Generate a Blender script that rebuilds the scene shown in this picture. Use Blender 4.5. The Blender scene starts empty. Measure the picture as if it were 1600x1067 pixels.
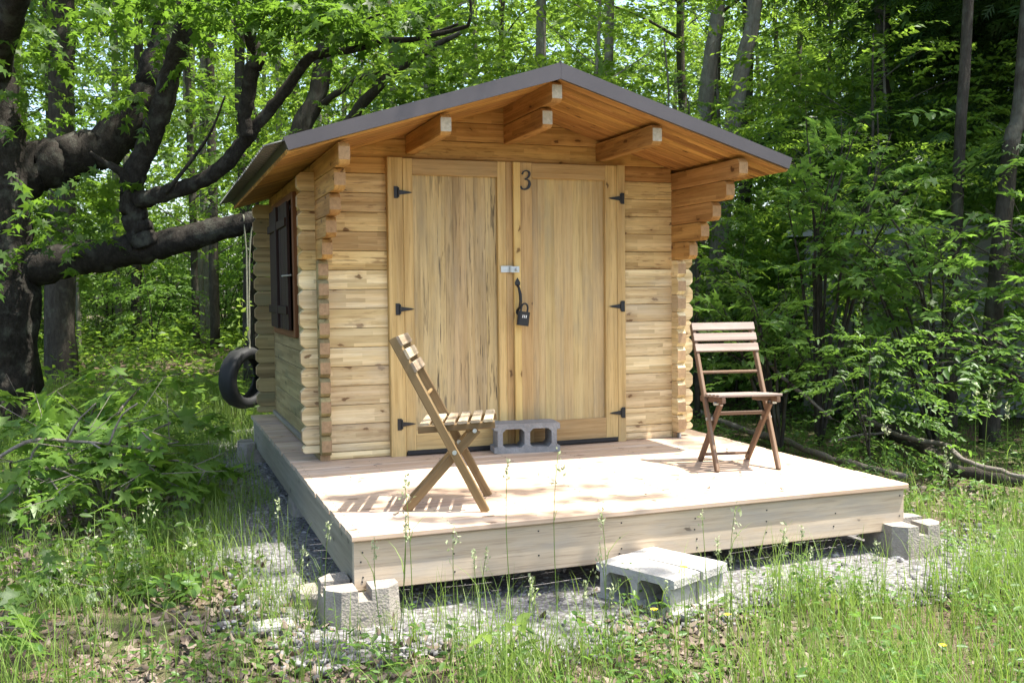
import bpy, math, random
import numpy as np
from mathutils import Matrix, Vector
R = math.radians
rnd = random.Random(11)
rng = np.random.default_rng(7)
scene = bpy.context.scene
col = scene.collection

# ------------------------------------------------------------------ camera, world, sun, exposure
FPX, IW, IH = 1548.76, 1600.0, 1067.0
CAM = Vector((-0.7867, -4.2039, 1.0378))
_rm = Matrix.Rotation(-0.3474, 3, 'Z') @ Matrix.Rotation(-0.0501, 3, 'X') @ Matrix.Rotation(0.0110, 3, 'Y')
_right, _fwd, _up = _rm.col[0], _rm.col[1], _rm.col[2]
cd = bpy.data.cameras.new('camera'); cam = bpy.data.objects.new('camera', cd); col.objects.link(cam)
cd.sensor_width = 36; cd.lens = 36 * FPX / IW; cd.clip_start = 0.05; cd.clip_end = 2000
cam.matrix_world = Matrix.Translation(CAM) @ Matrix((( _right[0], _up[0], -_fwd[0]), (_right[1], _up[1], -_fwd[1]), (_right[2], _up[2], -_fwd[2]))).to_4x4()
scene.camera = cam
SUN_DIR = Vector((0.60, -0.31, 1.83)).normalized()
world = bpy.data.worlds.new('World'); scene.world = world; world.use_nodes = True
wn = world.node_tree; bg = wn.nodes['Background']
sky = wn.nodes.new('ShaderNodeTexSky'); sky.sky_type = 'NISHITA'; sky.sun_disc = False
sky.sun_elevation = math.asin(SUN_DIR.z); sky.sun_rotation = math.atan2(SUN_DIR.x, SUN_DIR.y)
sky.air_density = 1.0; sky.dust_density = 3.0; sky.ozone_density = 1.0
wn.links.new(sky.outputs[0], bg.inputs[0]); bg.inputs[1].default_value = 0.15
sl = bpy.data.lights.new('sun', 'SUN'); sl.energy = 4.3; sl.angle = R(0.53); sl.color = (1.0, 0.955, 0.88)
so = bpy.data.objects.new('sun', sl); col.objects.link(so); so.location = SUN_DIR * 40
so.rotation_euler = SUN_DIR.to_track_quat('Z', 'Y').to_euler()
vs = scene.view_settings
vs.view_transform = 'Standard'; vs.look = 'None'; vs.gamma = 1; vs.use_curve_mapping = False; vs.exposure = 1.65
scene.cycles.max_bounces = 10; scene.cycles.diffuse_bounces = 5; scene.cycles.glossy_bounces = 3
scene.cycles.transmission_bounces = 4; scene.cycles.use_denoising = True
scene.cycles.sample_clamp_indirect = 6

def ray(u, v):
    return (_fwd + _right * ((u - IW / 2) / FPX) - _up * ((v - IH / 2) / FPX))
def at(u, v, dist):                       # world point seen at a photo pixel, so many metres along the view axis
    return CAM + ray(u, v) * dist
def on(u, v, z):                          # world point on a horizontal level
    k = ray(u, v); return CAM + k * ((z - CAM.z) / k.z)

# ------------------------------------------------------------------ object helpers
WM = {}
def link(name, data, parent=None, mw=None):
    o = bpy.data.objects.new(name, data); col.objects.link(o)
    mw = mw or Matrix.Identity(4)
    if parent is not None:
        o.parent = parent; o.matrix_parent_inverse = WM[parent.name].inverted()
    o.matrix_basis = mw; WM[o.name] = mw
    return o
def tag(o, label=None, cat=None, group=None, kind=None):
    if label: o['label'] = label
    if cat: o['category'] = cat
    if group: o['group'] = group
    if kind: o['kind'] = kind
    return o
def thing(name, label, cat, loc=(0, 0, 0), group=None):
    return tag(link(name, None, None, Matrix.Translation(Vector(loc))), label, cat, group)
def copy_tree(o, parent=None):
    c = o.copy(); col.objects.link(c)
    if parent is not None:
        c.parent = parent
    for ch in list(o.children):
        copy_tree(ch, c)
    return c

class MB:
    def __init__(s): s.v = []; s.f = []
    def add(s, vs, fs):
        k = len(s.v); s.v.extend([tuple(p) for p in vs]); s.f.extend([tuple(i + k for i in f) for f in fs]); return s
    def box(s, c, d, rot=None, ch=0.0):
        dx, dy, dz = d[0] / 2, d[1] / 2, d[2] / 2
        ps = [Vector((x, y, z)) for x in (-dx, dx) for y in (-dy, dy) for z in (-dz, dz)]
        if rot is not None: ps = [rot @ p for p in ps]
        ps = [p + Vector(c) for p in ps]
        return s.add(ps, [(0, 1, 3, 2), (4, 6, 7, 5), (0, 4, 5, 1), (2, 3, 7, 6), (0, 2, 6, 4), (1, 5, 7, 3)])
    def tube(s, pts, rad, n=8, wob=0.0, cap=True, seed=0):
        rr = random.Random(seed); pts = [Vector(p) for p in pts]; vs = []; fs = []
        a = None
        for i, p in enumerate(pts):
            d = (pts[min(i + 1, len(pts) - 1)] - pts[max(i - 1, 0)]).normalized()
            if a is None: a = d.orthogonal().normalized()
            a = (a - d * a.dot(d)).normalized(); b = d.cross(a)
            r = rad[i] if hasattr(rad, '__len__') else rad
            for k in range(n):
                t = 2 * math.pi * k / n; q = r * (1 + wob * rr.uniform(-1, 1))
                vs.append(p + (a * math.cos(t) + b * math.sin(t)) * q)
        for i in range(len(pts) - 1):
            for k in range(n):
                k2 = (k + 1) % n; fs.append((i * n + k, i * n + k2, (i + 1) * n + k2, (i + 1) * n + k))
        if cap:
            fs.append(tuple(range(n - 1, -1, -1))); fs.append(tuple(range((len(pts) - 1) * n, len(pts) * n)))
        return s.add(vs, fs)
    def mesh(s, name, m=None, smooth=False):
        me = bpy.data.meshes.new(name); me.from_pydata(s.v, [], s.f); me.update()
        if m: me.materials.append(m)
        if smooth: me.polygons.foreach_set('use_smooth', [True] * len(me.polygons))
        return me
    def build(s, name, m, parent=None, smooth=False, mw=None):
        return link(name, s.mesh(name, m, smooth), parent, mw)

def smooth_path(pts, rad, sub=4, jit=0.0, seed=0):
    """Catmull-Rom through the points"""
    rr = random.Random(seed); P = [Vector(p) for p in pts]; out = []; ro = []
    for i in range(len(P) - 1):
        p0, p1, p2, p3 = P[max(i - 1, 0)], P[i], P[i + 1], P[min(i + 2, len(P) - 1)]
        for k in range(sub):
            t = k / sub
            q = 0.5 * ((2 * p1) + (p2 - p0) * t + (2 * p0 - 5 * p1 + 4 * p2 - p3) * t * t + (3 * p1 - p0 - 3 * p2 + p3) * t ** 3)
            r = rad[i] * (1 - t) + rad[i + 1] * t
            if out: q = q + Vector((rr.uniform(-1, 1), rr.uniform(-1, 1), rr.uniform(-1, 1))) * jit * r
            out.append(q); ro.append(r * (1 + 0.5 * jit * rr.uniform(-1, 1)))
    out.append(P[-1]); ro.append(rad[-1])
    return out, ro

# bar: straight timber from a to b; local X runs along the grain, Z across the width, Y through the thickness
_bars = {}
def bar_mesh(L, w, t, c, m, e0=0.0, e1=0.0):
    key = (round(L, 4), round(w, 4), round(t, 4), c, m.name, e0, e1)
    if key in _bars: return _bars[key]
    def ring(x, hw, ht):
        cc = min(c, hw * 0.9, ht * 0.9)
        return [(x, -ht + cc, -hw), (x, ht - cc, -hw), (x, ht, -hw + cc), (x, ht, hw - cc), (x, ht - cc, hw), (x, -ht + cc, hw), (x, -ht, hw - cc), (x, -ht, -hw + cc)]
    xs = []
    if e0: xs += [(-L / 2, w / 2 - e0), (-L / 2 + e0 * 0.45, w / 2 - e0 * 0.45), (-L / 2 + e0, w / 2)]
    else: xs += [(-L / 2, w / 2)]
    if e1: xs += [(L / 2 - e1, w / 2), (L / 2 - e1 * 0.45, w / 2 - e1 * 0.45), (L / 2, w / 2 - e1)]
    else: xs += [(L / 2, w / 2)]
    b = MB(); vs = []; fs = []
    for x, hw in xs: vs += ring(x, hw, t / 2)
    n = len(xs)
    for i in range(n - 1):
        for k in range(8):
            k2 = (k + 1) % 8; fs.append((i * 8 + k, (i + 1) * 8 + k, (i + 1) * 8 + k2, i * 8 + k2))
    fs.append(tuple(range(8))); fs.append(tuple(range(n * 8 - 1, n * 8 - 9, -1)))
    b.add(vs, fs); me = b.mesh('timber', m); _bars[key] = me
    return me
def bar(name, a, b, w, t, wdir, m, parent=None, c=0.003, e0=0.0, e1=0.0):
    a, b = Vector(a), Vector(b); X = (b - a); L = X.length; X = X / L
    Z = Vector(wdir); Z = (Z - X * Z.dot(X)).normalized(); Y = Z.cross(X)
    mw = Matrix.Translation((a + b) / 2) @ Matrix((X, Y, Z)).transposed().to_4x4()
    return link(name, bar_mesh(L, w, t, c, m, e0, e1), parent, mw)

# ------------------------------------------------------------------ materials
class NT:
    def __init__(s, name):
        s.m = bpy.data.materials.new(name); s.m.use_nodes = True; s.t = s.m.node_tree
        s.b = s.t.nodes['Principled BSDF']; s.out = s.t.nodes['Material Output']
    def n(s, typ, ins=None, **kw):
        x = s.t.nodes.new('ShaderNode' + typ)
        for k, v in kw.items(): setattr(x, k, v)
        for k, v in (ins or {}).items():
            if hasattr(v, 'is_output') or isinstance(v, bpy.types.NodeSocket): s.t.links.new(v, x.inputs[k])
            else: x.inputs[k].default_value = v
        return x
    def set(s, k, v):
        if isinstance(v, bpy.types.NodeSocket): s.t.links.new(v, s.b.inputs[k])
        else: s.b.inputs[k].default_value = v
    def math(s, op, a, b=0.0, clamp=False):
        x = s.n('Math', operation=op); x.use_clamp = clamp
        for i, v in enumerate((a, b)):
            if isinstance(v, bpy.types.NodeSocket): s.t.links.new(v, x.inputs[i])
            else: x.inputs[i].default_value = v
        return x.outputs[0]
    def mix(s, f, a, b, mode='MIX'):
        x = s.n('MixRGB', blend_type=mode)
        for k, v in (('Fac', f), ('Color1', a), ('Color2', b)):
            if isinstance(v, bpy.types.NodeSocket): s.t.links.new(v, x.inputs[k])
            elif k == 'Fac': x.inputs[k].default_value = v
            else: x.inputs[k].default_value = (*v, 1) if len(v) == 3 else v
        return x.outputs[0]
    def ramp(s, f, p0, p1, c0=0.0, c1=1.0):
        x = s.n('MapRange', {'From Min': p0, 'From Max': p1, 'To Min': c0, 'To Max': c1}); s.t.links.new(f, x.inputs[0])
        return x.outputs[0]
    def scaled(s, vec, sc, off=None):
        x = s.n('Mapping'); s.t.links.new(vec, x.inputs[0]); x.inputs['Scale'].default_value = sc
        return x.outputs[0]
    def noise(s, vec, scale, detail=3, rough=0.55, sc=(1, 1, 1)):
        v = s.scaled(vec, sc) if sc != (1, 1, 1) else vec
        x = s.n('TexNoise', {'Vector': v, 'Scale': scale, 'Detail': detail, 'Roughness': rough}); return x.outputs['Fac']
    def bump(s, h, strength=0.3, dist=0.01):
        x = s.n('Bump', {'Height': h, 'Strength': strength, 'Distance': dist}); s.t.links.new(x.outputs[0], s.b.inputs['Normal'])

def wood(name, A, B, D, lam=False, knots=0.5, streak=0.4, end=None, stain=None, stain_amt=0.0, rough=0.62, var=0.14, fibre=0.35, fleck=0.0, fsc=(8, 75, 75)):
    """timber with its grain along local X; A/B early and late tone, D knots and dark streaks"""
    s = NT(name); tc = s.n('TexCoord').outputs['Object']; oi = s.n('ObjectInfo').outputs['Random']
    off = s.n('CombineXYZ', {0: s.math('MULTIPLY', oi, 41.0), 1: s.math('MULTIPLY', oi, 17.0), 2: s.math('MULTIPLY', oi, 29.0)}).outputs[0]
    v = s.n('VectorMath', {0: tc, 1: off}, operation='ADD').outputs[0]
    n1 = s.noise(v, 1.0, 5, 0.65, (1.2, 36, 36)); n2 = s.noise(v, 1.0, 3, 0.5, (0.8, 7, 7)); n3 = s.noise(v, 1.0, 3, 0.7, (4, 105, 105))
    c = s.mix(s.ramp(n1, 0.38, 0.62), A, B)
    c = s.mix(s.math('MULTIPLY', s.ramp(n2, 0.52, 0.75), streak), c, D)
    c = s.mix(s.math('MULTIPLY', s.ramp(n3, 0.53, 0.70), fibre), c, D)
    if lam:
        xyz = s.n('SeparateXYZ', {0: v})
        bv = s.n('CombineXYZ', {0: xyz.outputs[0], 1: s.math('ADD', xyz.outputs[2], s.math('MULTIPLY', xyz.outputs[1], 0.35))}).outputs[0]
        br = s.n('TexBrick', {'Vector': bv, 'Scale': 1.0, 'Brick Width': 0.33, 'Row Height': 0.025, 'Mortar Size': 0.0, 'Color1': (0, 0, 0, 1), 'Color2': (1, 1, 1, 1), 'Bias': 0.0}, offset=0.37)
        g = s.ramp(br.outputs['Color'], 0, 1, 0.74, 1.10)
        c = s.mix(1.0, c, s.n('CombineXYZ', {0: g, 1: s.math('POWER', g, 1.12), 2: s.math('POWER', g, 1.35)}).outputs[0], 'MULTIPLY')
    if knots > 0:
        kx = s.n('SeparateXYZ', {0: v}); vo = s.n('TexVoronoi', {'Vector': s.n('CombineXYZ', {0: s.math('ADD', s.math('MULTIPLY', kx.outputs[0], 5.0), s.math('MULTIPLY', n1, 0.35)), 1: s.math('ADD', s.math('MULTIPLY', s.math('ADD', kx.outputs[2], kx.outputs[1]), 11.0), s.math('MULTIPLY', s.noise(v, 14, 3, .6), 0.7))}).outputs[0], 'Scale': 1.0, 'Randomness': 1.0}, voronoi_dimensions='2D')
        sel = s.math('GREATER_THAN', s.n('SeparateColor', {0: vo.outputs['Color']}).outputs[0], 1 - knots)
        kr = s.math('ADD', s.math('MULTIPLY', s.n('SeparateColor', {0: vo.outputs['Color']}).outputs[1], 0.10), 0.06); k = s.math('MULTIPLY', s.math('MULTIPLY', s.math('SUBTRACT', kr, vo.outputs['Distance']), 22.0, True), sel, True)
        halo = s.math('MULTIPLY', s.ramp(vo.outputs['Distance'], 0.4, 0.1), sel, True)
        c = s.mix(s.math('MULTIPLY', halo, 0.25), c, D); c = s.mix(s.math('MULTIPLY', k, 0.85), c, tuple(x * 0.55 for x in D))
    if fleck:
        fl = s.math('MULTIPLY', s.ramp(s.noise(v, 1.0, 3, 0.6, fsc), 0.56, 0.62), s.ramp(s.noise(v, 1.0, 3, 0.6, (1.1, 5, 5)), 0.38, 0.62)); c = s.mix(s.math('MULTIPLY', fl, fleck, True), c, tuple(x * 0.8 for x in D))
    if stain:
        st = s.ramp(s.noise(v, 1.0, 6, 0.65, (1.6, 7, 7)), 0.5, 0.72, 0, stain_amt); c = s.mix(st, c, stain)
    val = s.math('ADD', s.math('MULTIPLY', oi, 2 * var), 1 - var)
    c = s.n('HueSaturation', {'Color': c, 'Value': val, 'Hue': s.math('ADD', s.math('MULTIPLY', oi, 0.012), 0.495)}).outputs[0]
    if end:
        nr = s.n('VectorTransform', {0: s.n('NewGeometry').outputs['True Normal']}, vector_type='NORMAL', convert_from='WORLD', convert_to='OBJECT').outputs[0]
        ax = s.math('ABSOLUTE', s.n('SeparateXYZ', {0: nr}).outputs[0])
        en = s.mix(s.ramp(s.noise(v, 45, 4, 0.7), 0.3, 0.7), end, tuple(x * 0.62 for x in end))
        c = s.mix(s.math('GREATER_THAN', ax, 0.8), c, en)
    s.set('Base Color', c); s.set('Roughness', rough); s.set('Specular IOR Level', 0.25)
    s.bump(s.math('ADD', n3, n1), 0.25, 0.002)
    return s.m
def concrete(name, c):
    s = NT(name); v = s.n('TexCoord').outputs['Object']; s.set('Roughness', 0.95); s.set('Specular IOR Level', 0.15)
    a = s.noise(v, 9, 5, .65); b_ = s.noise(v, 70, 4, .7); vo = s.n('TexVoronoi', {'Vector': v, 'Scale': 95.0})
    k = s.mix(s.ramp(a, .35, .68), c, tuple(x * .68 for x in c)); k = s.mix(s.ramp(b_, .45, .7, 0, .45), k, tuple(x * .5 for x in c)); k = s.mix(s.ramp(vo.outputs['Distance'], .22, .1, 0, .55), k, tuple(x * .4 for x in c))
    s.set('Base Color', k); s.bump(s.math('ADD', b_, s.math('MULTIPLY', vo.outputs['Distance'], .8)), .5, .006); return s.m
def flat(name, c, rough=0.5, metal=0.0, nz=0.0, scale=30, c2=None):
    s = NT(name); s.set('Roughness', rough); s.set('Metallic', metal)
    if nz:
        v = s.n('TexCoord').outputs['Object']; f = s.ramp(s.noise(v, scale, 5, 0.65), 0.35, 0.7)
        s.set('Base Color', s.mix(f, c, c2 or tuple(x * (1 - nz) for x in c))); s.bump(s.noise(v, scale * 4, 4, 0.7), 0.25, 0.003)
    else: s.set('Base Color', (*c, 1))
    return s.m
def leaf(name, A, B, T, trans=0.45, rough=0.42):
    """leaf: colour differs from leaf to leaf; light also comes through"""
    s = NT(name); r1 = s.n('NewGeometry').outputs['Random Per Island']; r2 = s.n('ObjectInfo').outputs['Random']
    f = s.math('FRACT', s.math('ADD', r1, s.math('MULTIPLY', r2, 7.3)))
    c = s.mix(f, A, B)
    c = s.n('HueSaturation', {'Color': c, 'Value': s.math('ADD', s.math('MULTIPLY', r2, 0.3), 0.85)}).outputs[0]
    s.set('Base Color', c); s.set('Roughness', rough); s.set('Specular IOR Level', 0.35)
    tr = s.n('BsdfTranslucent', {'Color': s.mix(f, T, tuple(x * 0.8 for x in T))})
    mx = s.n('MixShader', {0: trans, 1: s.b.outputs[0], 2: tr.outputs[0]})
    s.t.links.new(mx.outputs[0], s.out.inputs[0])
    return s.m
def bark(name, A, B, lich=(0.22, 0.24, 0.20), amt=0.35, sc=1.0, vert=4.0):
    s = NT(name); v = s.n('TexCoord').outputs['Object']
    n1 = s.noise(v, 9 * sc, 6, 0.7, (1, 1, 1 / vert)); n2 = s.noise(v, 3.1 * sc, 3, 0.6); n3 = s.noise(v, 38 * sc, 4, 0.7, (1, 1, 1 / vert))
    c = s.mix(s.ramp(n1, 0.35, 0.65), A, B); c = s.mix(s.ramp(n3, 0.4, 0.75, 0, 0.6), c, tuple(x * 0.45 for x in A))
    c = s.mix(s.ramp(n2, 0.52, 0.68, 0, amt), c, lich)
    s.set('Base Color', c); s.set('Roughness', 0.9); s.set('Specular IOR Level', 0.1)
    s.bump(s.math('ADD', n1, s.math('MULTIPLY', n3, 0.6)), 0.9, 0.04 / sc)
    return s.m

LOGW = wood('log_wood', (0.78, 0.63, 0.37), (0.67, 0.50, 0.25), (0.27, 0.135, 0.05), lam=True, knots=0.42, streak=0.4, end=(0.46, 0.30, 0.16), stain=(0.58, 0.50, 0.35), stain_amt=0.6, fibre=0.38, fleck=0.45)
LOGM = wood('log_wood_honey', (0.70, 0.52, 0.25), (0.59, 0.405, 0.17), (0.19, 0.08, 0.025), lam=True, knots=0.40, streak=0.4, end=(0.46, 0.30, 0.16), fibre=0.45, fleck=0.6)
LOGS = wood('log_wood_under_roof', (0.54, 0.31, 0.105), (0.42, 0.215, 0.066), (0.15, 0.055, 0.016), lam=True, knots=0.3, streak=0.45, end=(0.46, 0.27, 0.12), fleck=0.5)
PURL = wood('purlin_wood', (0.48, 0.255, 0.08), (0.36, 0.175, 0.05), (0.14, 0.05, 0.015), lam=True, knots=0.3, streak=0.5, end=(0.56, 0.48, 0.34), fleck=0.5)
LOGG = wood('log_wood_green_bounce_tint', (0.36, 0.28, 0.13), (0.29, 0.22, 0.10), (0.11, 0.09, 0.04), lam=True, knots=0.25, streak=0.5, end=(0.42, 0.27, 0.14), stain=(0.20, 0.21, 0.12), stain_amt=0.6)  # green bounce light on the shaded left wall, painted into base and stain tones
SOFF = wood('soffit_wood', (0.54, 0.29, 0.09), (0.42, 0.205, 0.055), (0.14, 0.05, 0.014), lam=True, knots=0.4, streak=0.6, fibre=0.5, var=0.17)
DOORW = wood('door_wood', (0.56, 0.385, 0.17), (0.44, 0.28, 0.11), (0.17, 0.095, 0.04), knots=0.10, streak=0.5, fibre=0.5, stain=(0.33, 0.25, 0.14), stain_amt=0.5)
PANW = wood('door_panel_wood', (0.58, 0.43, 0.21), (0.48, 0.335, 0.145), (0.20, 0.14, 0.07), knots=0.0, streak=0.5, fibre=0.4, stain=(0.33, 0.27, 0.17), stain_amt=0.7, var=0.075, fleck=0.22, fsc=(4.0, 72, 72))
PANL = wood('door_panel_wood_streaked', (0.57, 0.43, 0.22), (0.45, 0.32, 0.145), (0.10, 0.075, 0.045), knots=0.0, streak=0.5, fibre=0.5, stain=(0.33, 0.27, 0.17), stain_amt=0.7, var=0.075, fleck=0.95, fsc=(4.0, 72, 72))
PINE = wood('pale_pine_strip', (0.62, 0.43, 0.17), (0.54, 0.34, 0.12), (0.25, 0.12, 0.04), knots=0.45, streak=0.2, fibre=0.2, var=0.05)
DECK = wood('deck_cedar', (0.54, 0.41, 0.30), (0.45, 0.315, 0.215), (0.24, 0.15, 0.095), knots=0.14, streak=0.45, fibre=0.35, end=(0.45, 0.38, 0.30), stain=(0.44, 0.39, 0.35), stain_amt=0.6, var=0.16)
RIM = wood('rim_lumber', (0.52, 0.405, 0.29), (0.43, 0.32, 0.22), (0.20, 0.135, 0.09), knots=0.16, streak=0.55, fibre=0.5, end=(0.5, 0.43, 0.33), stain=(0.36, 0.31, 0.26), stain_amt=0.8, var=0.05)
RIMG = wood('rim_lumber_grey', (0.27, 0.25, 0.20), (0.21, 0.19, 0.15), (0.10, 0.09, 0.07), knots=0.2, streak=0.4, fibre=0.4, end=(0.5, 0.45, 0.36), stain=(0.17, 0.18, 0.14), stain_amt=0.7, var=0.05)
SHUT = wood('shutter_wood', (0.035, 0.016, 0.010), (0.026, 0.012, 0.008), (0.012, 0.006, 0.005), knots=0, var=0.2)
FRAMEW = wood('window_frame_wood', (0.20, 0.085, 0.03), (0.15, 0.06, 0.02), (0.12, 0.05, 0.02), knots=0)
TEAK = wood('olive_tan_chair_wood', (0.225, 0.15, 0.068), (0.175, 0.112, 0.048), (0.085, 0.052, 0.025), knots=0, streak=0.3, var=0.12)
TEAKS = wood('bleached_slat_wood', (0.40, 0.32, 0.22), (0.30, 0.23, 0.15), (0.14, 0.09, 0.05), knots=0, streak=0.4, var=0.3)
RED = wood('red_brown_chair_wood', (0.165, 0.100, 0.063), (0.125, 0.074, 0.046), (0.06, 0.036, 0.024), knots=0, streak=0.4, stain=(0.24, 0.18, 0.14), stain_amt=0.6, var=0.12)
REDG = wood('greyed_slat_wood', (0.31, 0.24, 0.195), (0.23, 0.17, 0.14), (0.12, 0.085, 0.065), knots=0, streak=0.45, fibre=0.45, stain=(0.40, 0.34, 0.30), stain_amt=0.7, var=0.1)
METAL = flat('roof_metal', (0.070, 0.060, 0.060), 0.42, 0.0, 0.2, 3)
SHEET = flat('roof_sheet_metal', (0.10, 0.105, 0.095), 0.45, 0.0, 0.25, 4)
BLACK = flat('black_iron', (0.012, 0.012, 0.013), 0.45, 0.0, 0.3, 40)
ZINC = flat('zinc_steel', (0.55, 0.58, 0.58), 0.35, 0.7, 0.2, 60)
RUBBER = flat('black_rubber', (0.014, 0.014, 0.015), 0.7, 0.0, 0.3, 20)
WHITE = flat('white_print', (0.75, 0.75, 0.72), 0.6)
CMU = concrete('grey_concrete', (0.33, 0.325, 0.31))
CMUL = concrete('pale_concrete', (0.46, 0.44, 0.40))
PIER = concrete('pier_concrete', (0.33, 0.295, 0.25))
ROPE = flat('rope_fibre', (0.20, 0.20, 0.14), 0.95, 0, 0.4, 50)
BARK_OLD = bark('old_maple_bark', (0.020, 0.017, 0.014), (0.048, 0.042, 0.035), (0.12, 0.125, 0.10), 0.4, 2.0, 1.6)
BARK_G = bark('grey_bark', (0.17, 0.155, 0.125), (0.24, 0.225, 0.185), (0.30, 0.31, 0.26), 0.5, 1.6, 5)
BARK_D = bark('dark_bark', (0.045, 0.039, 0.031), (0.080, 0.070, 0.056), (0.15, 0.155, 0.12), 0.4, 1.6, 5)
TWIG = bark('dead_twig_bark', (0.17, 0.145, 0.12), (0.25, 0.22, 0.19), (0.3, 0.29, 0.26), 0.4, 3, 3)
L_MAP = leaf('maple_leaf', (0.050, 0.105, 0.018), (0.085, 0.155, 0.026), (0.20, 0.36, 0.035), 0.48)
L_SAP = leaf('sapling_leaf', (0.075, 0.150, 0.032), (0.125, 0.215, 0.042), (0.24, 0.43, 0.06), 0.45)
L_NEAR = leaf('bright_maple_leaf', (0.085, 0.165, 0.030), (0.135, 0.235, 0.040), (0.28, 0.47, 0.06), 0.48)
L_BG1 = leaf('woodland_leaf', (0.075, 0.145, 0.022), (0.125, 0.215, 0.032), (0.30, 0.47, 0.05), 0.5)
L_BG2 = leaf('dark_woodland_leaf', (0.055, 0.115, 0.026), (0.090, 0.165, 0.034), (0.18, 0.33, 0.045), 0.42)
L_HEM = leaf('hemlock_needles', (0.032, 0.072, 0.024), (0.055, 0.105, 0.030), (0.09, 0.17, 0.035), 0.35)
L_GRS = leaf('grass_blade', (0.105, 0.19, 0.030), (0.21, 0.29, 0.065), (0.30, 0.44, 0.07), 0.45, 0.5)
L_WEED = leaf('weed_leaf', (0.070, 0.15, 0.035), (0.12, 0.21, 0.045), (0.22, 0.40, 0.06), 0.45)
L_PALE = leaf('pale_seedling_leaf', (0.17, 0.26, 0.05), (0.22, 0.32, 0.06), (0.40, 0.55, 0.08), 0.5)
L_DEAD = leaf('dead_leaf', (0.11, 0.080, 0.058), (0.25, 0.20, 0.155), (0.15, 0.09, 0.05), 0.1, 0.8)
SEED = leaf('seed_head', (0.30, 0.36, 0.18), (0.44, 0.46, 0.28), (0.4, 0.45, 0.2), 0.3, 0.7)
PETAL = flat('yellow_petal', (0.75, 0.55, 0.02), 0.6)
PEB = NT('gravel_stone')
_f = PEB.n('NewGeometry').outputs['Random Per Island']; PEB.set('Base Color', PEB.mix(_f, (0.07, 0.066, 0.066), (0.31, 0.30, 0.295))); PEB.set('Roughness', 0.9)
GRAVEL = PEB.m

# ------------------------------------------------------------------ ground
def sstep(x, a, b):
    t = np.clip((x - a) / (b - a), 0, 1); return t * t * (3 - 2 * t)
def gh(x, y):
    x = np.asarray(x, float); y = np.asarray(y, float)
    far = sstep(np.hypot(x - 1.5, y - 2), 5.0, 14)
    h = -0.39 + far * (0.12 * np.sin(x * 0.45 + 1) * np.cos(y * 0.37) + 0.25 * np.sin(x * 0.13 + y * 0.11))
    h = h + 0.012 * np.sin(x * 5.1 + 1.7 * np.sin(y * 3)) * np.sin(y * 4.3) + 0.15 * sstep(x, 5, 12) * far
    return h
def gz(x, y): return float(gh(x, y))
def grid_axis(lo, hi, c0, c1, step, grow=1.22):
    a = list(np.arange(c0, c1 + 1e-6, step)); s = step; x = c0
    left = []
    while x > lo: s *= grow; x -= s; left.append(x)
    s = step; x = a[-1]; rightl = []
    while x < hi: s *= grow; x += s; rightl.append(x)
    return np.array(left[::-1] + a + rightl)
gx = grid_axis(-300, 300, -7, 10, 0.16); gy = grid_axis(-200, 400, -5, 14, 0.16)
X, Y = np.meshgrid(gx, gy); Z = gh(X, Y)
nx = len(gx); b = MB(); b.v = list(zip(X.ravel().tolist(), Y.ravel().tolist(), Z.ravel().tolist()))
b.f = [(j * nx + i, j * nx + i + 1, (j + 1) * nx + i + 1, (j + 1) * nx + i) for j in range(len(gy) - 1) for i in range(nx - 1)]
s = NT('forest_floor'); gv = s.n('TexCoord').outputs['Object']
n1 = s.noise(gv, 1.3, 5, 0.6); n2 = s.noise(gv, 14, 5, 0.7); n3 = s.noise(gv, 60, 3, 0.7)
c = s.mix(s.ramp(n2, 0.35, 0.65), (0.085, 0.060, 0.040), (0.17, 0.125, 0.090)); c = s.mix(s.ramp(n3, 0.5, 0.7, 0, 0.7), c, (0.24, 0.185, 0.14))
c = s.mix(s.ramp(n1, 0.45, 0.62, 0, 0.75), c, s.mix(n2, (0.035, 0.060, 0.016), (0.075, 0.115, 0.03)))
s.set('Base Color', c); s.set('Roughness', 0.95); s.set('Specular IOR Level', 0.1); s.bump(s.math('ADD', n2, n3), 0.8, 0.03)
tag(b.build('ground', s.m, smooth=True), kind='structure')

# gravel pad under and around the deck: a bed sheet with loose stones on it
def gravel_edge(x, y):
    """signed: >0 inside the gravel"""
    d = np.minimum(np.minimum(x + 0.55, 3.7 - x), np.minimum(y + 0.6, 6.6 - y))
    return d + 0.16 * np.sin(x * 3.1 + y * 1.3) + 0.1 * np.sin(x * 7.3 - y * 5.1)
xs = np.arange(-1.3, 4.3, 0.07); ys = np.arange(-1.2, 7.2, 0.07)
b = MB(); idx = {}
for j, y in enumerate(ys):
    for i, x in enumerate(xs):
        if gravel_edge(x, y) > -0.02:
            idx[(i, j)] = len(b.v); b.v.append((x, y, gz(x, y) + 0.006 + 0.02 * min(1, max(0, float(gravel_edge(x, y)) * 3))))
for (i, j) in list(idx):
    q = [(i, j), (i + 1, j), (i + 1, j + 1), (i, j + 1)]
    if all(k in idx for k in q): b.f.append(tuple(idx[k] for k in q))
s = NT('gravel_bed'); gv = s.n('TexCoord').outputs['Object']
vo = s.n('TexVoronoi', {'Vector': gv, 'Scale': 46.0})
c = s.mix(s.n('SeparateColor', {0: vo.outputs['Color']}).outputs[0], (0.11, 0.105, 0.105), (0.27, 0.26, 0.255)); c = s.mix(s.ramp(vo.outputs['Distance'], 0.35, 0.75, 0, 0.8), c, (0.07, 0.062, 0.055))
s.set('Base Color', c); s.set('Roughness', 0.95); s.bump(vo.outputs['Distance'], -0.8, 0.02)
tag(b.build('gravel_bed', s.m, smooth=True), kind='structure')

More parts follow.
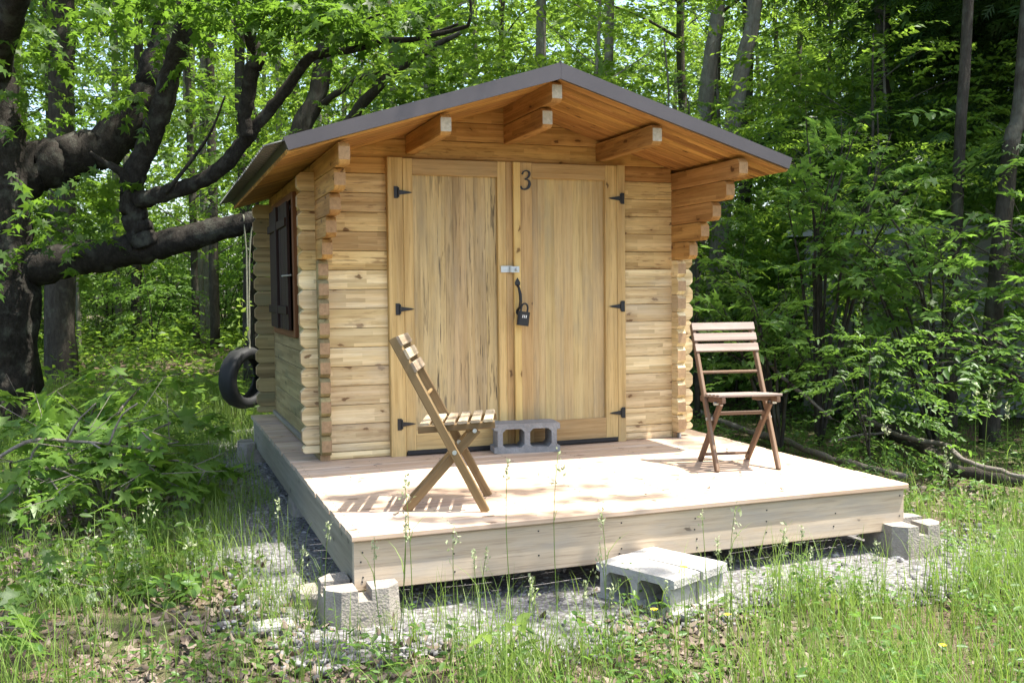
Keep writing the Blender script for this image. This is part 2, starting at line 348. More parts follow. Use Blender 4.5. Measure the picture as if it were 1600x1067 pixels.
def fast_mesh(name, V, F, m, smooth=False):
    """V (n,3), F (k,c) all faces with the same corner count"""
    me = bpy.data.meshes.new(name); V = np.ascontiguousarray(V, np.float32); F = np.ascontiguousarray(F, np.int32)
    k, c = F.shape
    me.vertices.add(len(V)); me.vertices.foreach_set('co', V.ravel())
    me.loops.add(k * c); me.loops.foreach_set('vertex_index', F.ravel())
    me.polygons.add(k); me.polygons.foreach_set('loop_start', np.arange(0, k * c, c, dtype=np.int32))
    me.update(calc_edges=True); me.materials.append(m)
    if smooth: me.polygons.foreach_set('use_smooth', np.ones(k, bool))
    return me
# stones
n = 15000
px = rng.uniform(-1.2, 4.2, n * 2); py = rng.uniform(-1.1, 6.8, n * 2)
keep = (gravel_edge(px, py) > -0.1 * rng.random(n * 2)) & ~((px > 0.35) & (px < 2.6) & (py > 0.9)) & ((py < 1.2) | (px < 0.1) | (rng.random(n * 2) < 0.15))
px, py = px[keep], py[keep]; n = len(px)
cube = np.array([(x, y, z) for x in (-1, 1) for y in (-1, 1) for z in (-1, 1)], float)
cf = np.array([(0, 1, 3, 2), (4, 6, 7, 5), (0, 4, 5, 1), (2, 3, 7, 6), (0, 2, 6, 4), (1, 5, 7, 3)])
sz = np.clip(rng.lognormal(-4.8, 0.36, n), 0.004, 0.018)
dims = sz[:, None, None] * rng.uniform(0.6, 1.25, (n, 1, 3)); P = cube[None] * dims * rng.uniform(0.55, 1.1, (n, 8, 3))
an = rng.uniform(0, 6.28, n); ca, sa = np.cos(an), np.sin(an)
Px = P[..., 0] * ca[:, None] - P[..., 1] * sa[:, None]; Py = P[..., 0] * sa[:, None] + P[..., 1] * ca[:, None]; Pz = P[..., 2] + Px * rng.uniform(-.4, .4, (n, 1))
V = np.stack([Px + px[:, None], Py + py[:, None], Pz + (gh(px, py) + 0.018 + sz * 0.3)[:, None]], -1).reshape(-1, 3)
F = (cf[None] + (np.arange(n) * 8)[:, None, None]).reshape(-1, 4)
tag(link('gravel', fast_mesh('gravel', V, F, GRAVEL)), 'loose grey crushed stone under and around the deck', 'gravel', kind='stuff')

# ------------------------------------------------------------------ wooden deck
DW, DD = 2.9407, 4.50
deck = thing('wooden_deck', 'low wooden deck of pale planks that the log cabin stands on', 'deck', (DW / 2, DD / 2, -0.39))
y = -0.022; k = 0
while y < DD - 0.02:
    w = 0.1355; x0 = -0.010 + rnd.uniform(-0.004, 0.003); x1 = DW + 0.012 + rnd.uniform(-0.004, 0.004)
    dz = rnd.uniform(-0.0012, 0.0012)
    bar('deck_board', (x0, y + w / 2, -0.014 + dz), (x1, y + w / 2, -0.014 + dz), 0.028, w, (0, 0, 1), DECK, deck, 0.005)
    y += w + 0.0085; k += 1
zt = -0.0315; zb = -0.2481; zm = (zt + zb) / 2; hh = zt - zb
bar('rim_board', (0.0, 0.019, zm), (DW, 0.019, zm), hh, 0.038, (0, 0, 1), RIM, deck, 0.004)
bar('rim_board', (0.019, 0.040, zm), (0.019, DD - 0.04, zm), hh, 0.038, (0, 0, 1), RIMG, deck, 0.004)
bar('rim_board', (DW - 0.019, 0.040, zm), (DW - 0.019, DD - 0.04, zm), hh, 0.038, (0, 0, 1), RIMG, deck, 0.004)
bar('rim_board', (0.0, DD - 0.019, zm), (DW, DD - 0.019, zm), hh, 0.038, (0, 0, 1), RIMG, deck, 0.004)
for x in np.arange(0.45, 2.8, 0.41):
    bar('joist', (x, 0.042, zm - 0.002), (x, DD - 0.042, zm - 0.002), hh - 0.006, 0.038, (0, 0, 1), RIMG, deck, 0.003)
nl = MB()
for x in list(np.arange(0.45, 2.8, 0.41)) + [0.03, DW - 0.03]:
    for z in (-0.07, -0.125, -0.18, -0.215):
        if rnd.random() < 0.8: nl.box((x + rnd.uniform(-.008, .008), -0.0005, z + rnd.uniform(-.01, .01)), (0.0065, 0.003, 0.0065))
    for yb in np.arange(0.03, 1.9, 0.144):
        for d in (0.022, 0.085): nl.box((x, yb - 0.022 + d + 0.01, 0.0012), (0.006, 0.006, 0.001))
tag(nl.build('screw_head', BLACK, deck), kind='stuff')

# concrete pier blocks
def pier_block(x, y, label, rz=0.0, s=0.335, h=0.2, m=PIER):
    g = gz(x, y)
    root = thing('pier_block', label, 'pier block', (x, y, g), 'concrete pier blocks under the deck')
    rot = Matrix.Rotation(rz, 3, 'Z'); b = MB(); c = 0.06; q = s / 2
    def oct_(q, c): return [(-q + c, -q), (q - c, -q), (q, -q + c), (q, q - c), (q - c, q), (-q + c, q), (-q, q - c), (-q, -q + c)]
    zb, z1 = g - 0.03, -0.252
    lo, hi = oct_(q, c), oct_(q * 0.94, c * 0.95)
    b.add([rot @ Vector((*p, zb - 0)) + Vector((x, y, 0)) for p in lo] + [rot @ Vector((*p, z1)) + Vector((x, y, 0)) for p in hi],
          [tuple(range(7, -1, -1)), tuple(range(8, 16))] + [(i, (i + 1) % 8, 8 + (i + 1) % 8, 8 + i) for i in range(8)])
    b.build('block_body', m, root)
    sw = 0.030                                   # half width of the notch
    for sx in (-1, 1):
        for sy in (-1, 1):
            e = MB(); q2 = q * 0.94; c2 = c * 0.95; zt = z1 + 0.048
            pts = [(sw, sw), (q2, sw), (q2, q2 - c2), (q2 - c2, q2), (sw, q2)]
            pts = [(sx * a, sy * b_) for a, b_ in pts]
            if sx * sy < 0: pts = pts[::-1]
            n_ = len(pts)
            e.add([rot @ Vector((*p, z1 + 0.0005)) + Vector((x, y, 0)) for p in pts] + [rot @ Vector((p[0] * .985, p[1] * .985, zt)) + Vector((x, y, 0)) for p in pts],
                  [tuple(range(n_ - 1, -1, -1)), tuple(range(n_, 2 * n_))] + [(i, (i + 1) % n_, n_ + (i + 1) % n_, n_ + i) for i in range(n_)])
            e.build('corner_lug', m, root)
pier_block(0.019, 0.019, 'chamfered concrete pier block under the near left corner of the deck', 0)
pier_block(DW + 0.02, 0.03, 'concrete pier block under the front right corner of the deck', 0)
pier_block(0.019, 4.42, 'dark concrete pier block under the far left corner of the deck', 0)
pier_block(0.17, 2.2, 'concrete pier block half way along the shaded left side of the deck', 0)
pier_block(DW + 0.02, 2.3, 'concrete pier block half way along the right side of the deck', 0)
def slab(name, label, cat, x, y, dims, rz, m, z0=None):
    root = thing(name, label, cat, (x, y, gz(x, y)))
    b = MB(); rr = random.Random(5); n_ = 10; ring = []
    for k in range(n_):
        t = 2 * math.pi * k / n_; c_ = math.cos(t); s_ = math.sin(t); q = (abs(c_) ** 5 + abs(s_) ** 5) ** -0.2 * rr.uniform(.93, 1.03)
        ring.append((c_ * q * dims[0] / 2, s_ * q * dims[1] / 2))
    M_ = Matrix.Rotation(rz, 3, 'Z'); z0 = gz(x, y) - 0.02 if z0 is None else z0
    lev = [(z0, .97), (z0 + dims[2] * .8, 1), (z0 + dims[2], .93)]
    vs_ = [M_ @ Vector((p[0] * f, p[1] * f, 0)) + Vector((x, y, z)) for z, f in lev for p in ring]
    b.add(vs_, [tuple(range(n_ - 1, -1, -1)), tuple(range(2 * n_, 3 * n_))] + [(l * n_ + i, l * n_ + (i + 1) % n_, (l + 1) * n_ + (i + 1) % n_, (l + 1) * n_ + i) for l in range(2) for i in range(n_)])
    b.build('stone_body', m, root)
p = on(428, 975, -0.36); slab('paving_stone', 'flat pale stone lying in the dead leaves left of the pier block', 'stone', p.x, p.y, (0.17, 0.12, 0.06), 0.1, CMUL)
slab('footing_slab', 'flat dark concrete slab behind the near left pier block', 'slab', -0.10, 0.30, (0.24, 0.2, 0.10), 0.1, PIER)
slab('footing_slab', 'flat grey concrete slab behind the front right pier block', 'slab', DW + 0.17, 0.30, (0.3, 0.24, 0.14), 0.0, PIER)

# concrete masonry blocks
def cmu(label, origin, rz, lying=False, m=CMU, extra=0.0):
    """two-core block 0.39 long; cores open along local Y (lying, holes face sideways)"""
    root = thing('concrete_block', label, 'concrete block', origin)
    L, D, H, tw = 0.39, 0.19, 0.19, 0.034
    M_ = Matrix.Translation(Vector(origin)) @ Matrix.Rotation(rz, 4, 'Z')
    def P_(x, y, z): return M_ @ Vector((x, y, z))
    # front outline (x,z) with two rounded square holes, extruded along y
    b = MB()
    def strip(outer, inner):
        n_ = len(outer); k = len(b.v)
        for yy in (-D / 2, D / 2):
            for (x, z) in outer + inner: b.v.append(tuple(P_(x, yy, z)))
        o0, i0, o1, i1 = k, k + n_, k + 2 * n_, k + 3 * n_
        for i in range(n_):
            j = (i + 1) % n_
            b.f += [(o0 + i, o0 + j, i0 + j, i0 + i), (o1 + j, o1 + i, i1 + i, i1 + j), (i0 + i, i0 + j, i1 + j, i1 + i), (o0 + j, o0 + i, o1 + i, o1 + j)]
    def cell(x0, x1, hx0, hx1):
        hz0, hz1, c_ = tw, H - tw, 0.022
        inner = [(hx0 + c_, hz0), (hx1 - c_, hz0), (hx1, hz0 + c_), (hx1, hz1 - c_), (hx1 - c_, hz1), (hx0 + c_, hz1), (hx0, hz1 - c_), (hx0, hz0 + c_)]
        outer = [(x0 + (x1 - x0) * .3, 0), (x0 + (x1 - x0) * .7, 0), (x1, H * .3), (x1, H * .7), (x0 + (x1 - x0) * .7, H), (x0 + (x1 - x0) * .3, H), (x0, H * .7), (x0, H * .3)]
        outer = [(x0, 0), (x1, 0), (x1, H * .25), (x1, H * .75), (x1, H), (x0, H), (x0, H * .75), (x0, H * .25)]
        strip(outer, inner)
    cell(-L / 2, 0, -L / 2 + tw, -0.018); cell(0.0, L / 2, 0.018, L / 2 - tw)
    body = b.build('block_body', m, root)
    # end flanges: raised ribs either side of a groove
    for sx in (-1, 1):
        for zc, hgt in ((0.022, 0.044), (H - 0.022, 0.044)):
            e = MB(); c4 = [(-D / 2, zc - hgt / 2), (D / 2, zc - hgt / 2), (D / 2, zc + hgt / 2), (-D / 2, zc + hgt / 2)]
            xa, xb = sx * (L / 2 - 0.002), sx * (L / 2 + 0.022)
            f = 0.8
            pts = [P_(xa, y_, z_) for y_, z_ in c4] + [P_(xb, y_, zc + (z_ - zc) * f) for y_, z_ in c4]
            e.add(pts, [(0, 3, 2, 1), (4, 5, 6, 7), (0, 1, 5, 4), (1, 2, 6, 5), (2, 3, 7, 6), (3, 0, 4, 7)] if sx > 0 else [(0, 1, 2, 3), (7, 6, 5, 4), (4, 5, 1, 0), (5, 6, 2, 1), (6, 7, 3, 2), (7, 4, 0, 3)])
            e.build('end_flange', m, root)
cmu('grey two-hole concrete block standing on the deck against the doors', (1.475, 1.825, 0.001), R(-8.5))
stepdir = math.atan2(-0.371, 0.169)
ux = Vector((math.cos(stepdir), math.sin(stepdir), 0)); uy = Vector((-ux.y, ux.x, 0))
cA = Vector((1.114, -0.161, 0)) + ux * 0.175 + uy * 0.085
cA.z = -0.385; cB = cA + uy * 0.194; cB.z = -0.383
cmu('pale concrete step block with its dark hollow side showing, left of the pair', cA, stepdir, m=CMUL)
cmu('pale concrete step block under the yellow flower, right of the pair', cB + ux * 0.012, stepdir + 0.012, m=CMUL)

# ------------------------------------------------------------------ log cabin
XL, XR, YF, YB = 0.1671, 2.7045, 1.9653, 4.36      # outer faces: side walls (x), front and back walls (y)
TH, PIT = 0.062, 0.1205                              # log thickness, course height
XC = (XL + XR) / 2
cabin = thing('log_cabin', 'small log cabin with low gable roof and double doors, standing on the deck', 'cabin', (XC, 3.2, 0))
YL = YF + TH / 2; YLB = YB - TH / 2
EXT = 0.105                                          # how far log ends pass the corner
XD0, XD1 = 0.6133, 2.2647                            # door frame outer edges
HEAD = 1.888
def front_log(z0, z1, x0, x1, e0, e1, m, y=YL):
    bar('wall_log', (x0, y, (z0 + z1) / 2), (x1, y, (z0 + z1) / 2), z1 - z0 - 0.003, TH, (0, 0, 1), m, cabin, 0.0035, e0, e1)
ch = 0.028
edges = [0.0, 0.048, 0.0985] + [0.0985 + PIT * (k + 1) for k in range(14)] + [HEAD]
for i in range(len(edges) - 1):
    z0, z1 = edges[i], edges[i + 1]
    last = i == len(edges) - 2
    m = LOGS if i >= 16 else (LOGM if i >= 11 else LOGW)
    ex = EXT if i >= 1 else -TH
    e = min(ch, (z1 - z0) * 0.3) if i >= 1 else 0.0
    if last: ex = -TH - 0.001; e = 0.0
    front_log(z0, z1, XL - ex + rnd.uniform(-.003, .003), XD0, e, 0.0, m)
    front_log(z0, z1, XD1, XR + ex + rnd.uniform(-.003, .003), 0.0, e, m)
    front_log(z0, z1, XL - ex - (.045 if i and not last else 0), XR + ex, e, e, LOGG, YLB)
# gable logs
APEX, TAN = 2.3362, 0.4847 / 1.5615
SOFZ = APEX - 0.089
gz_ = [HEAD, HEAD + PIT, HEAD + 2 * PIT, SOFZ - 0.002]
for yy in (YL, YLB):
    for i in range(3):
        z0, z1 = gz_[i] + (0.001 if i else 0), gz_[i + 1] - 0.0005
        h0, h1 = (SOFZ - z0) / TAN - 0.004, max(0.004, (SOFZ - z1) / TAN - 0.004)
        h0 = min(h0, (XR - XL) / 2 - TH - 0.001)
        b = MB(); zc = (z0 + z1) / 2; c_ = 0.004; vs_ = []
        prof = [(-TH / 2, z0, h0), (-TH / 2, z1, h1), (TH / 2, z1, h1), (TH / 2, z0, h0)]
        prof = [(-TH / 2 + c_, z0, h0), (-TH / 2, z0 + c_, h0), (-TH / 2, z1 - c_, h1 + c_ / TAN), (-TH / 2 + c_, z1, h1), (TH / 2, z1, h1), (TH / 2, z0, h0)]
        for sg in (-1, 1):
            for (py_, pz_, ph_) in prof: vs_.append((sg * ph_, py_, pz_ - zc))
        n_ = 6
        b.add(vs_, [tuple(range(n_)), tuple(range(2 * n_ - 1, n_ - 1, -1))] + [(i2, n_ + i2, n_ + (i2 + 1) % n_, (i2 + 1) % n_) for i2 in range(n_)])
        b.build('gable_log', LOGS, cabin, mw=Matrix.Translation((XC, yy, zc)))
# side wall logs with forward log ends; the upper five step out as corbels
se = [0.040 + PIT * k for k in range(16)]
steps = {14: 1.110, 13: 1.258, 12: 1.420, 11: 1.565, 10: 1.715}
WY0, WY1, WZ0, WZ1 = 2.82, 4.02, 0.765, 1.715
for side in (-1, 1):
    xx = XL + TH / 2 if side < 0 else XR - TH / 2
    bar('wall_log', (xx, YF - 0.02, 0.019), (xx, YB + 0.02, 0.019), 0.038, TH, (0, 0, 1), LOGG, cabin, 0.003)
    for k in range(15):
        z0, z1 = se[k], se[k + 1]; zc = (z0 + z1) / 2
        y0 = steps.get(k, YF - 0.092 + rnd.uniform(-.004, .004)); y1 = YB + EXT
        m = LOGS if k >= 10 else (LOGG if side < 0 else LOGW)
        e0 = 0.024
        if side < 0 and z1 > WZ0 + 0.02 and z0 < WZ1 - 0.02:
            bar('wall_log', (xx, y0, zc), (xx, WY0, zc), PIT - .003, TH, (0, 0, 1), m, cabin, 0.0035, e0, 0)
            bar('wall_log', (xx, WY1, zc), (xx, y1, zc), PIT - .003, TH, (0, 0, 1), m, cabin, 0.0035, 0, ch)
        else:
            bar('wall_log', (xx, y0, zc), (xx, y1, zc), PIT - .003, TH, (0, 0, 1), m, cabin, 0.0035, e0, ch)
bar('skirt_board', (XL - 0.012, YF + 0.09, 0.052), (XL - 0.012, YB - 0.03, 0.052), 0.03, 0.024, (0, 0, 1), RIMG, cabin, 0.003)
bk = MB(); bk.box((XR - 0.025, YF - 0.04, 0.018), (0.014, 0.03, 0.034)); bk.build('corner_bracket', ZINC, cabin)
# purlins and ridge beams
def beam(x, zt, y0, y1, h=0.118):
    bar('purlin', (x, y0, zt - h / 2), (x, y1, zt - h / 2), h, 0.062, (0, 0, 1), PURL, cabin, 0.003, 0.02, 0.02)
Y1 = 4.60
beam(XC, SOFZ - 0.004, 1.125, Y1); beam(XC, SOFZ - 0.127, 1.275, Y1)
for sg in (-1, 1):
    beam(XC + sg * 0.66, SOFZ - TAN * (0.66 + 0.031) - 0.003, 1.150, Y1)
# soffit boards (run up the slope), roof sheets, fascias
ang = math.atan(TAN); HALF = 1.5615; YR0, YR1 = 1.0645, 4.66
for sg in (-1, 1):
    d = Vector((sg * math.cos(ang), 0, -math.sin(ang))); nrm = Vector((sg * math.sin(ang), 0, math.cos(ang)))
    y = YR0 + 0.022; bw = (YR1 - YR0 - 0.044) / 37
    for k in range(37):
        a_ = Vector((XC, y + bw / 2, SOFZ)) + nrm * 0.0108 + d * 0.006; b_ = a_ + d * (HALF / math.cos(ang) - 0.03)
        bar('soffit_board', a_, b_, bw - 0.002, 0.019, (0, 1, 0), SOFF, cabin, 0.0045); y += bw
    # gable fascia, thin folded metal
    for yy in (YR0 + 0.010, YR1 - 0.010):
        b = MB(); top0 = Vector((XC, yy, APEX)); hv = 0.092
        p0 = Vector((XC, 0, APEX)); p1 = p0 + Vector((sg * HALF, 0, -HALF * TAN)); dn0 = Vector((0, 0, -hv)); dn1 = -nrm * hv * 0.78
        pts = [p0, p1, p1 + dn1 + d * -0.004, p0 + dn0]
        vs_ = [(q.x + sg * 0.0006, yy - 0.011, q.z) for q in pts] + [(q.x + sg * 0.0006, yy + 0.011, q.z) for q in pts]
        b.add(vs_, [(0, 1, 2, 3), (7, 6, 5, 4), (0, 4, 5, 1), (1, 5, 6, 2), (2, 6, 7, 3), (3, 7, 4, 0)])
        # small return lip along the lower edge
        b.box((XC + sg * 0.001, yy, APEX + 0.004), (0.004, 0.026, 0.012))
        b.build('fascia', METAL, cabin)
    ebase = Vector((XC, 0, APEX)) + d * (HALF / math.cos(ang) - 0.012) - nrm * 0.036
    bar('eave_board', (ebase.x, YR0 + 0.022, ebase.z), (ebase.x, YR1 - 0.022, ebase.z), 0.066, 0.02, tuple(nrm), METAL, cabin, 0.002)
    # corrugated sheets in two lengths
    for (ya, yb, lift) in ((YR0 + 0.024, 2.88, 0.0), (2.80, YR1 + 0.02, 0.004)):
        b = MB(); prof = []
        yq = ya
        while yq < yb - 1e-6:
            for dy, hz in ((0, 0), (0.052, 0), (0.062, 0.013), (0.078, 0.013), (0.088, 0)):
                if yq + dy <= yb: prof.append((yq + dy, hz))
            yq += 0.1
        prof.append((yb, 0))
        L0, L1 = 0.004, HALF / math.cos(ang) + (0.105 if sg < 0 else 0.045)
        base = Vector((XC, 0, APEX))
        vs_ = []; fs_ = []; np_ = len(prof)
        for t_ in (0.0, 0.0012):
            for Lq in (L0, L1):
                for (yy, hz) in prof:
                    q = base + d * Lq + nrm * (-0.019 + hz + t_ + lift); vs_.append((q.x, yy, q.z))
        for i in range(np_ - 1):
            fs_ += [(i, i + 1, np_ + i + 1, np_ + i), (2 * np_ + i + 1, 2 * np_ + i, 3 * np_ + i, 3 * np_ + i + 1), (np_ + i, np_ + i + 1, 3 * np_ + i + 1, 3 * np_ + i)]
        b.add(vs_, fs_); b.build('roof_sheet', SHEET, cabin)

# doors: x0..x1, leaf face sits a little behind the frame face
YD = YF + 0.012
bar('door_jamb', (0.663, YF + 0.004, 0.0), (0.663, YF + 0.004, HEAD - 0.002), 0.0975, 0.09, (1, 0, 0), DOORW, cabin, 0.004)
bar('door_jamb', (2.2345, YF + 0.004, 0.0), (2.2345, YF + 0.004, HEAD - 0.002), 0.0605, 0.09, (1, 0, 0), DOORW, cabin, 0.004)
bar('threshold', (0.713, YF + 0.012, 0.012), (2.203, YF + 0.012, 0.012), 0.022, 0.062, (0, 0, 1), BLACK, cabin, 0.003)
def tri_prism(pts, y0, y1):
    n_ = len(pts); return [(x, y0, z) for x, z in pts] + [(x, y1, z) for x, z in pts], [tuple(range(n_)), tuple(range(2 * n_ - 1, n_ - 1, -1))] + [(i, n_ + i, n_ + (i + 1) % n_, (i + 1) % n_) for i in range(n_)]
def hinge(door, xp, z, sg):
    """T hinge: plate on the jamb, strap pointing along sg"""
    b = MB(); yf = YF - 0.0415
    b.box((xp, yf - 0.002, z), (0.026, 0.005, 0.074))
    v_, f_ = tri_prism([(xp + sg * 0.013, z - 0.017), (xp + sg * 0.035, z - 0.013), (xp + sg * 0.085, z - 0.006), (xp + sg * 0.107, z), (xp + sg * 0.085, z + 0.006), (xp + sg * 0.035, z + 0.013), (xp + sg * 0.013, z + 0.017)][::(1 if sg > 0 else -1)], yf - 0.005, yf + 0.0)
    b.add(v_, f_); b.tube([(xp + sg * 0.015, yf - 0.006, z - 0.030), (xp + sg * 0.015, yf - 0.006, z + 0.030)], 0.0065, 8)
    for dz in (-.026, .026): b.box((xp, yf - 0.0055, z + dz), (0.008, 0.003, 0.008))
    b.build('hinge', BLACK, door)
def door_leaf(x0, x1, s0, s1, rail_bot, rail_top, lab, pm=None):
    """s0/s1 stile widths; panel planks between"""
    root = link('door', MB().box(((x0 + x1) / 2, YD + 0.022, 0.955), (x1 - x0 - 0.004, 0.012, 1.84)).mesh('door_backing', DOORW), cabin)
    root['label'] = lab
    zb, zt = 0.026, HEAD - 0.006; yc = YD - 0.030
    bar('stile', (x0 + s0 / 2, yc, zb), (x0 + s0 / 2, yc, zt), s0 - 0.001, 0.044, (1, 0, 0), DOORW, root, 0.003)
    bar('stile', (x1 - s1 / 2, yc, zb), (x1 - s1 / 2, yc, zt), s1 - 0.001, 0.044, (1, 0, 0), DOORW, root, 0.003)
    xa, xb = x0 + s0, x1 - s1
    bar('rail', (xa, yc + 0.001, zt - rail_top / 2), (xb, yc + 0.001, zt - rail_top / 2), rail_top, 0.044, (0, 0, 1), DOORW, root, 0.003)
    bar('rail', (xa, yc + 0.001, zb + rail_bot / 2), (xb, yc + 0.001, zb + rail_bot / 2), rail_bot, 0.044, (0, 0, 1), DOORW, root, 0.003)
    n_ = 8; ws = [rnd.uniform(0.7, 1.3) for _ in range(n_)]; tot = sum(ws); x = xa
    for w_ in ws:
        w = w_ / tot * (xb - xa)
        bar('panel_plank', (x + w / 2, yc + 0.016 + rnd.uniform(-.0008, .0008), zb + rail_bot), (x + w / 2, yc + 0.016, zt - rail_top), w - 0.0002, 0.02, (1, 0, 0), pm or PANW, root, 0.0007); x += w
    return root
dl = door_leaf(0.7125, 1.400, 0.064, 0.058, 0.135, 0.10, 'left door with streaked weathered panel', PANL)
dr = door_leaf(1.446, 2.203, 0.138, 0.090, 0.145, 0.10, 'right door carrying the number 3')
bar('meeting_stile', (1.4230, YD - 0.026, 0.028), (1.4230, YD - 0.026, HEAD - 0.006), 0.046, 0.05, (1, 0, 0), DOORW, cabin, 0.003)
bar('astragal_strip', (1.470, YD - 0.064, 0.03), (1.470, YD - 0.064, HEAD - 0.008), 0.048, 0.022, (1, 0, 0), PINE, cabin, 0.003)
for z in (1.668, 0.935, 0.205):
    hinge(dl, 0.668, z, 1); hinge(dr, 2.243, z - 0.005, -1)
# weather strip, hasp, pull handle, number
b = MB(); b.box((1.056, YD - 0.058, 0.022), (0.68, 0.006, 0.026)); b.build('door_sweep', BLACK, dl)
b = MB(); b.box((1.830, YD - 0.058, 0.022), (0.735, 0.006, 0.026)); b.build('door_sweep', BLACK, dr)
b = MB(); b.box((1.396, YD - 0.0585, 1.185), (0.075, 0.006, 0.042)); b.box((1.451, YD - 0.0795, 1.183), (0.055, 0.005, 0.04)); b.box((1.424, YD - 0.068, 1.184), (0.012, 0.024, 0.04))
b.tube([(1.461, YD - 0.081, 1.184), (1.461, YD - 0.103, 1.184)], 0.011, 10); b.build('hasp', ZINC, cabin)
b = MB(); xh, yh = 1.466, YD - 0.0755
v_, f_ = tri_prism([(xh + dx, 1.085 + dz) for dx, dz in ((0, 0.045), (-0.012, 0.026), (-0.019, 0.012), (-0.016, -0.004), (-0.005, -0.012), (0.005, -0.012), (0.016, -0.004), (0.019, 0.012), (0.012, 0.026))], yh - 0.004, yh)
b.add(v_, f_)
b.tube([(xh, yh - 0.004, 1.078), (xh, yh - 0.030, 1.06), (xh + .004, yh - 0.042, 1.02), (xh + .006, yh - 0.043, 0.975), (xh + .003, yh - 0.030, 0.935), (xh, yh - 0.004, 0.92)], [.008, .009, .011, .011, .009, .008], 8)
v_, f_ = tri_prism([(xh + dx, 0.915 - dz) for dx, dz in ((0, 0.035), (0.014, 0.014), (0.010, -0.006), (-0.010, -0.006), (-0.014, 0.014))], yh - 0.004, yh); b.add(v_, f_)
b.build('pull_handle', BLACK, dr)
def ribbon(pts, wid, y0, y1):
    """flat stroke in the XZ plane with varying width"""
    b = MB(); L_ = []; R_ = []
    for i, p in enumerate(pts):
        d = Vector(pts[min(i + 1, len(pts) - 1)]) - Vector(pts[max(i - 1, 0)]); d.normalize(); nn = Vector((-d.y, d.x))
        L_.append(Vector(p) + nn * wid[i] / 2); R_.append(Vector(p) - nn * wid[i] / 2)
    n_ = len(pts)
    for yy in (y0, y1):
        for q in L_ + R_: b.v.append((q.x, yy, q.y))
    for i in range(n_ - 1):
        b.f += [(i, i + 1, n_ + i + 1, n_ + i), (2 * n_ + i + 1, 2 * n_ + i, 3 * n_ + i, 3 * n_ + i + 1), (i + 1, i, 2 * n_ + i, 2 * n_ + i + 1), (n_ + i, n_ + i + 1, 3 * n_ + i + 1, 3 * n_ + i)]
    b.f += [(0, n_, 3 * n_, 2 * n_), (n_ - 1, 3 * n_ - 1, 4 * n_ - 1, 2 * n_ - 1)]
    return b
N3 = [(-.030, .036), (-.026, .050), (-.010, .060), (.008, .058), (.020, .046), (.019, .030), (.008, .014), (-.010, .004), (.010, .002), (.024, -.010), (.028, -.028), (.021, -.048), (.004, -.059), (-.016, -.060), (-.030, -.050), (-.033, -.040)]
W3 = [.012, .009, .007, .009, .014, .015, .010, .006, .007, .013, .018, .017, .012, .008, .010, .014]
pp, ww = smooth_path([(x * 0.98 + 1.541 + z * 0.10, z + 1.768, 0) for x, z in N3], W3, 3)
b = ribbon([(q.x, q.y) for q in pp], ww, YD - 0.061, YD - 0.0525)
b.build('door_number', BLACK, dr)
# window shutters on the left wall
win = link('window', MB().box((XL + TH / 2, (WY0 + WY1) / 2, (WZ0 + WZ1) / 2), (0.012, WY1 - WY0, WZ1 - WZ0)).mesh('window_back', SHUT), cabin)
xw_ = XL - 0.012
for yy in (WY0 - 0.0, WY1 + 0.0): bar('window_frame', (xw_ + 0.02, yy, WZ0 - 0.03), (xw_ + 0.02, yy, WZ1 + 0.03), 0.075, 0.07, (0, 1, 0), FRAMEW, win, 0.003)
for zz in (WZ0 - 0.01, WZ1 + 0.01): bar('window_frame', (xw_ + 0.02, WY0 + 0.04, zz), (xw_ + 0.02, WY1 - 0.04, zz), 0.05, 0.07, (0, 0, 1), FRAMEW, win, 0.003)
yy = WY0 + 0.045; npl = 9; pw = (WY1 - WY0 - 0.09) / npl
for k in range(npl):
    o_ = rnd.uniform(-.004, .004) - (0.02 if k in (4,) else 0)
    bar('shutter_board', (xw_ - 0.035 + o_, yy + pw / 2, WZ0 + 0.02), (xw_ - 0.035 + o_, yy + pw / 2, WZ1 - 0.03), pw - 0.006, 0.022, (0, 1, 0), SHUT, win, 0.003); yy += pw
for zz in (WZ0 + 0.16, WZ1 - 0.17):
    for (a_, b_) in ((WY0 + 0.06, (WY0 + WY1) / 2 - 0.02), ((WY0 + WY1) / 2 + 0.02, WY1 - 0.06)):
        bar('shutter_batten', (xw_ - 0.055, a_, zz), (xw_ - 0.055, b_, zz), 0.06, 0.012, (0, 0, 1), SHUT, win, 0.003)
b = MB(); b.tube([(xw_ - 0.05, WY0 + 0.07, 1.16), (xw_ - 0.085, WY0 + 0.05, 1.165), (xw_ - 0.085, WY0 + 0.0, 1.165), (xw_ - 0.03, WY0 - 0.02, 1.17)], 0.006, 6); b.build('shutter_hook', ZINC, win)

# key lock box hanging from the pull handle
lb = thing('key_lock_box', 'small black key lock box hanging from the pull handle of the right door', 'lock box', (xh + .02, yh - 0.05, 0.86))
M_ = Matrix.Translation((xh + 0.022, yh - 0.045, 0.864)) @ Matrix.Rotation(R(8), 4, 'Y')
bar('lock_body', M_ @ Vector((0, 0, -0.048)), M_ @ Vector((0, 0, 0.044)), 0.078, 0.036, (1, 0, 0), BLACK, lb, 0.009)
b = MB(); pp, ww = smooth_path([M_ @ Vector(q) for q in ((-.022, 0, .042), (-.022, 0, .072), (-.014, 0, .090), (0, 0, .096), (.014, 0, .090), (.022, 0, .072), (.022, 0, .042))], [.0065] * 7, 3)
b.tube(pp, ww, 8); b.build('shackle', BLACK, lb)
for k in range(3):
    b = MB(); b.box((0, 0, 0), (0.005, 0.002, 0.019), (Matrix.Rotation(R(14), 3, 'Y'))); b.build('dial', WHITE, lb, mw=Matrix.Translation(M_ @ Vector((-.012 + k * .012, -.0192, .012))))

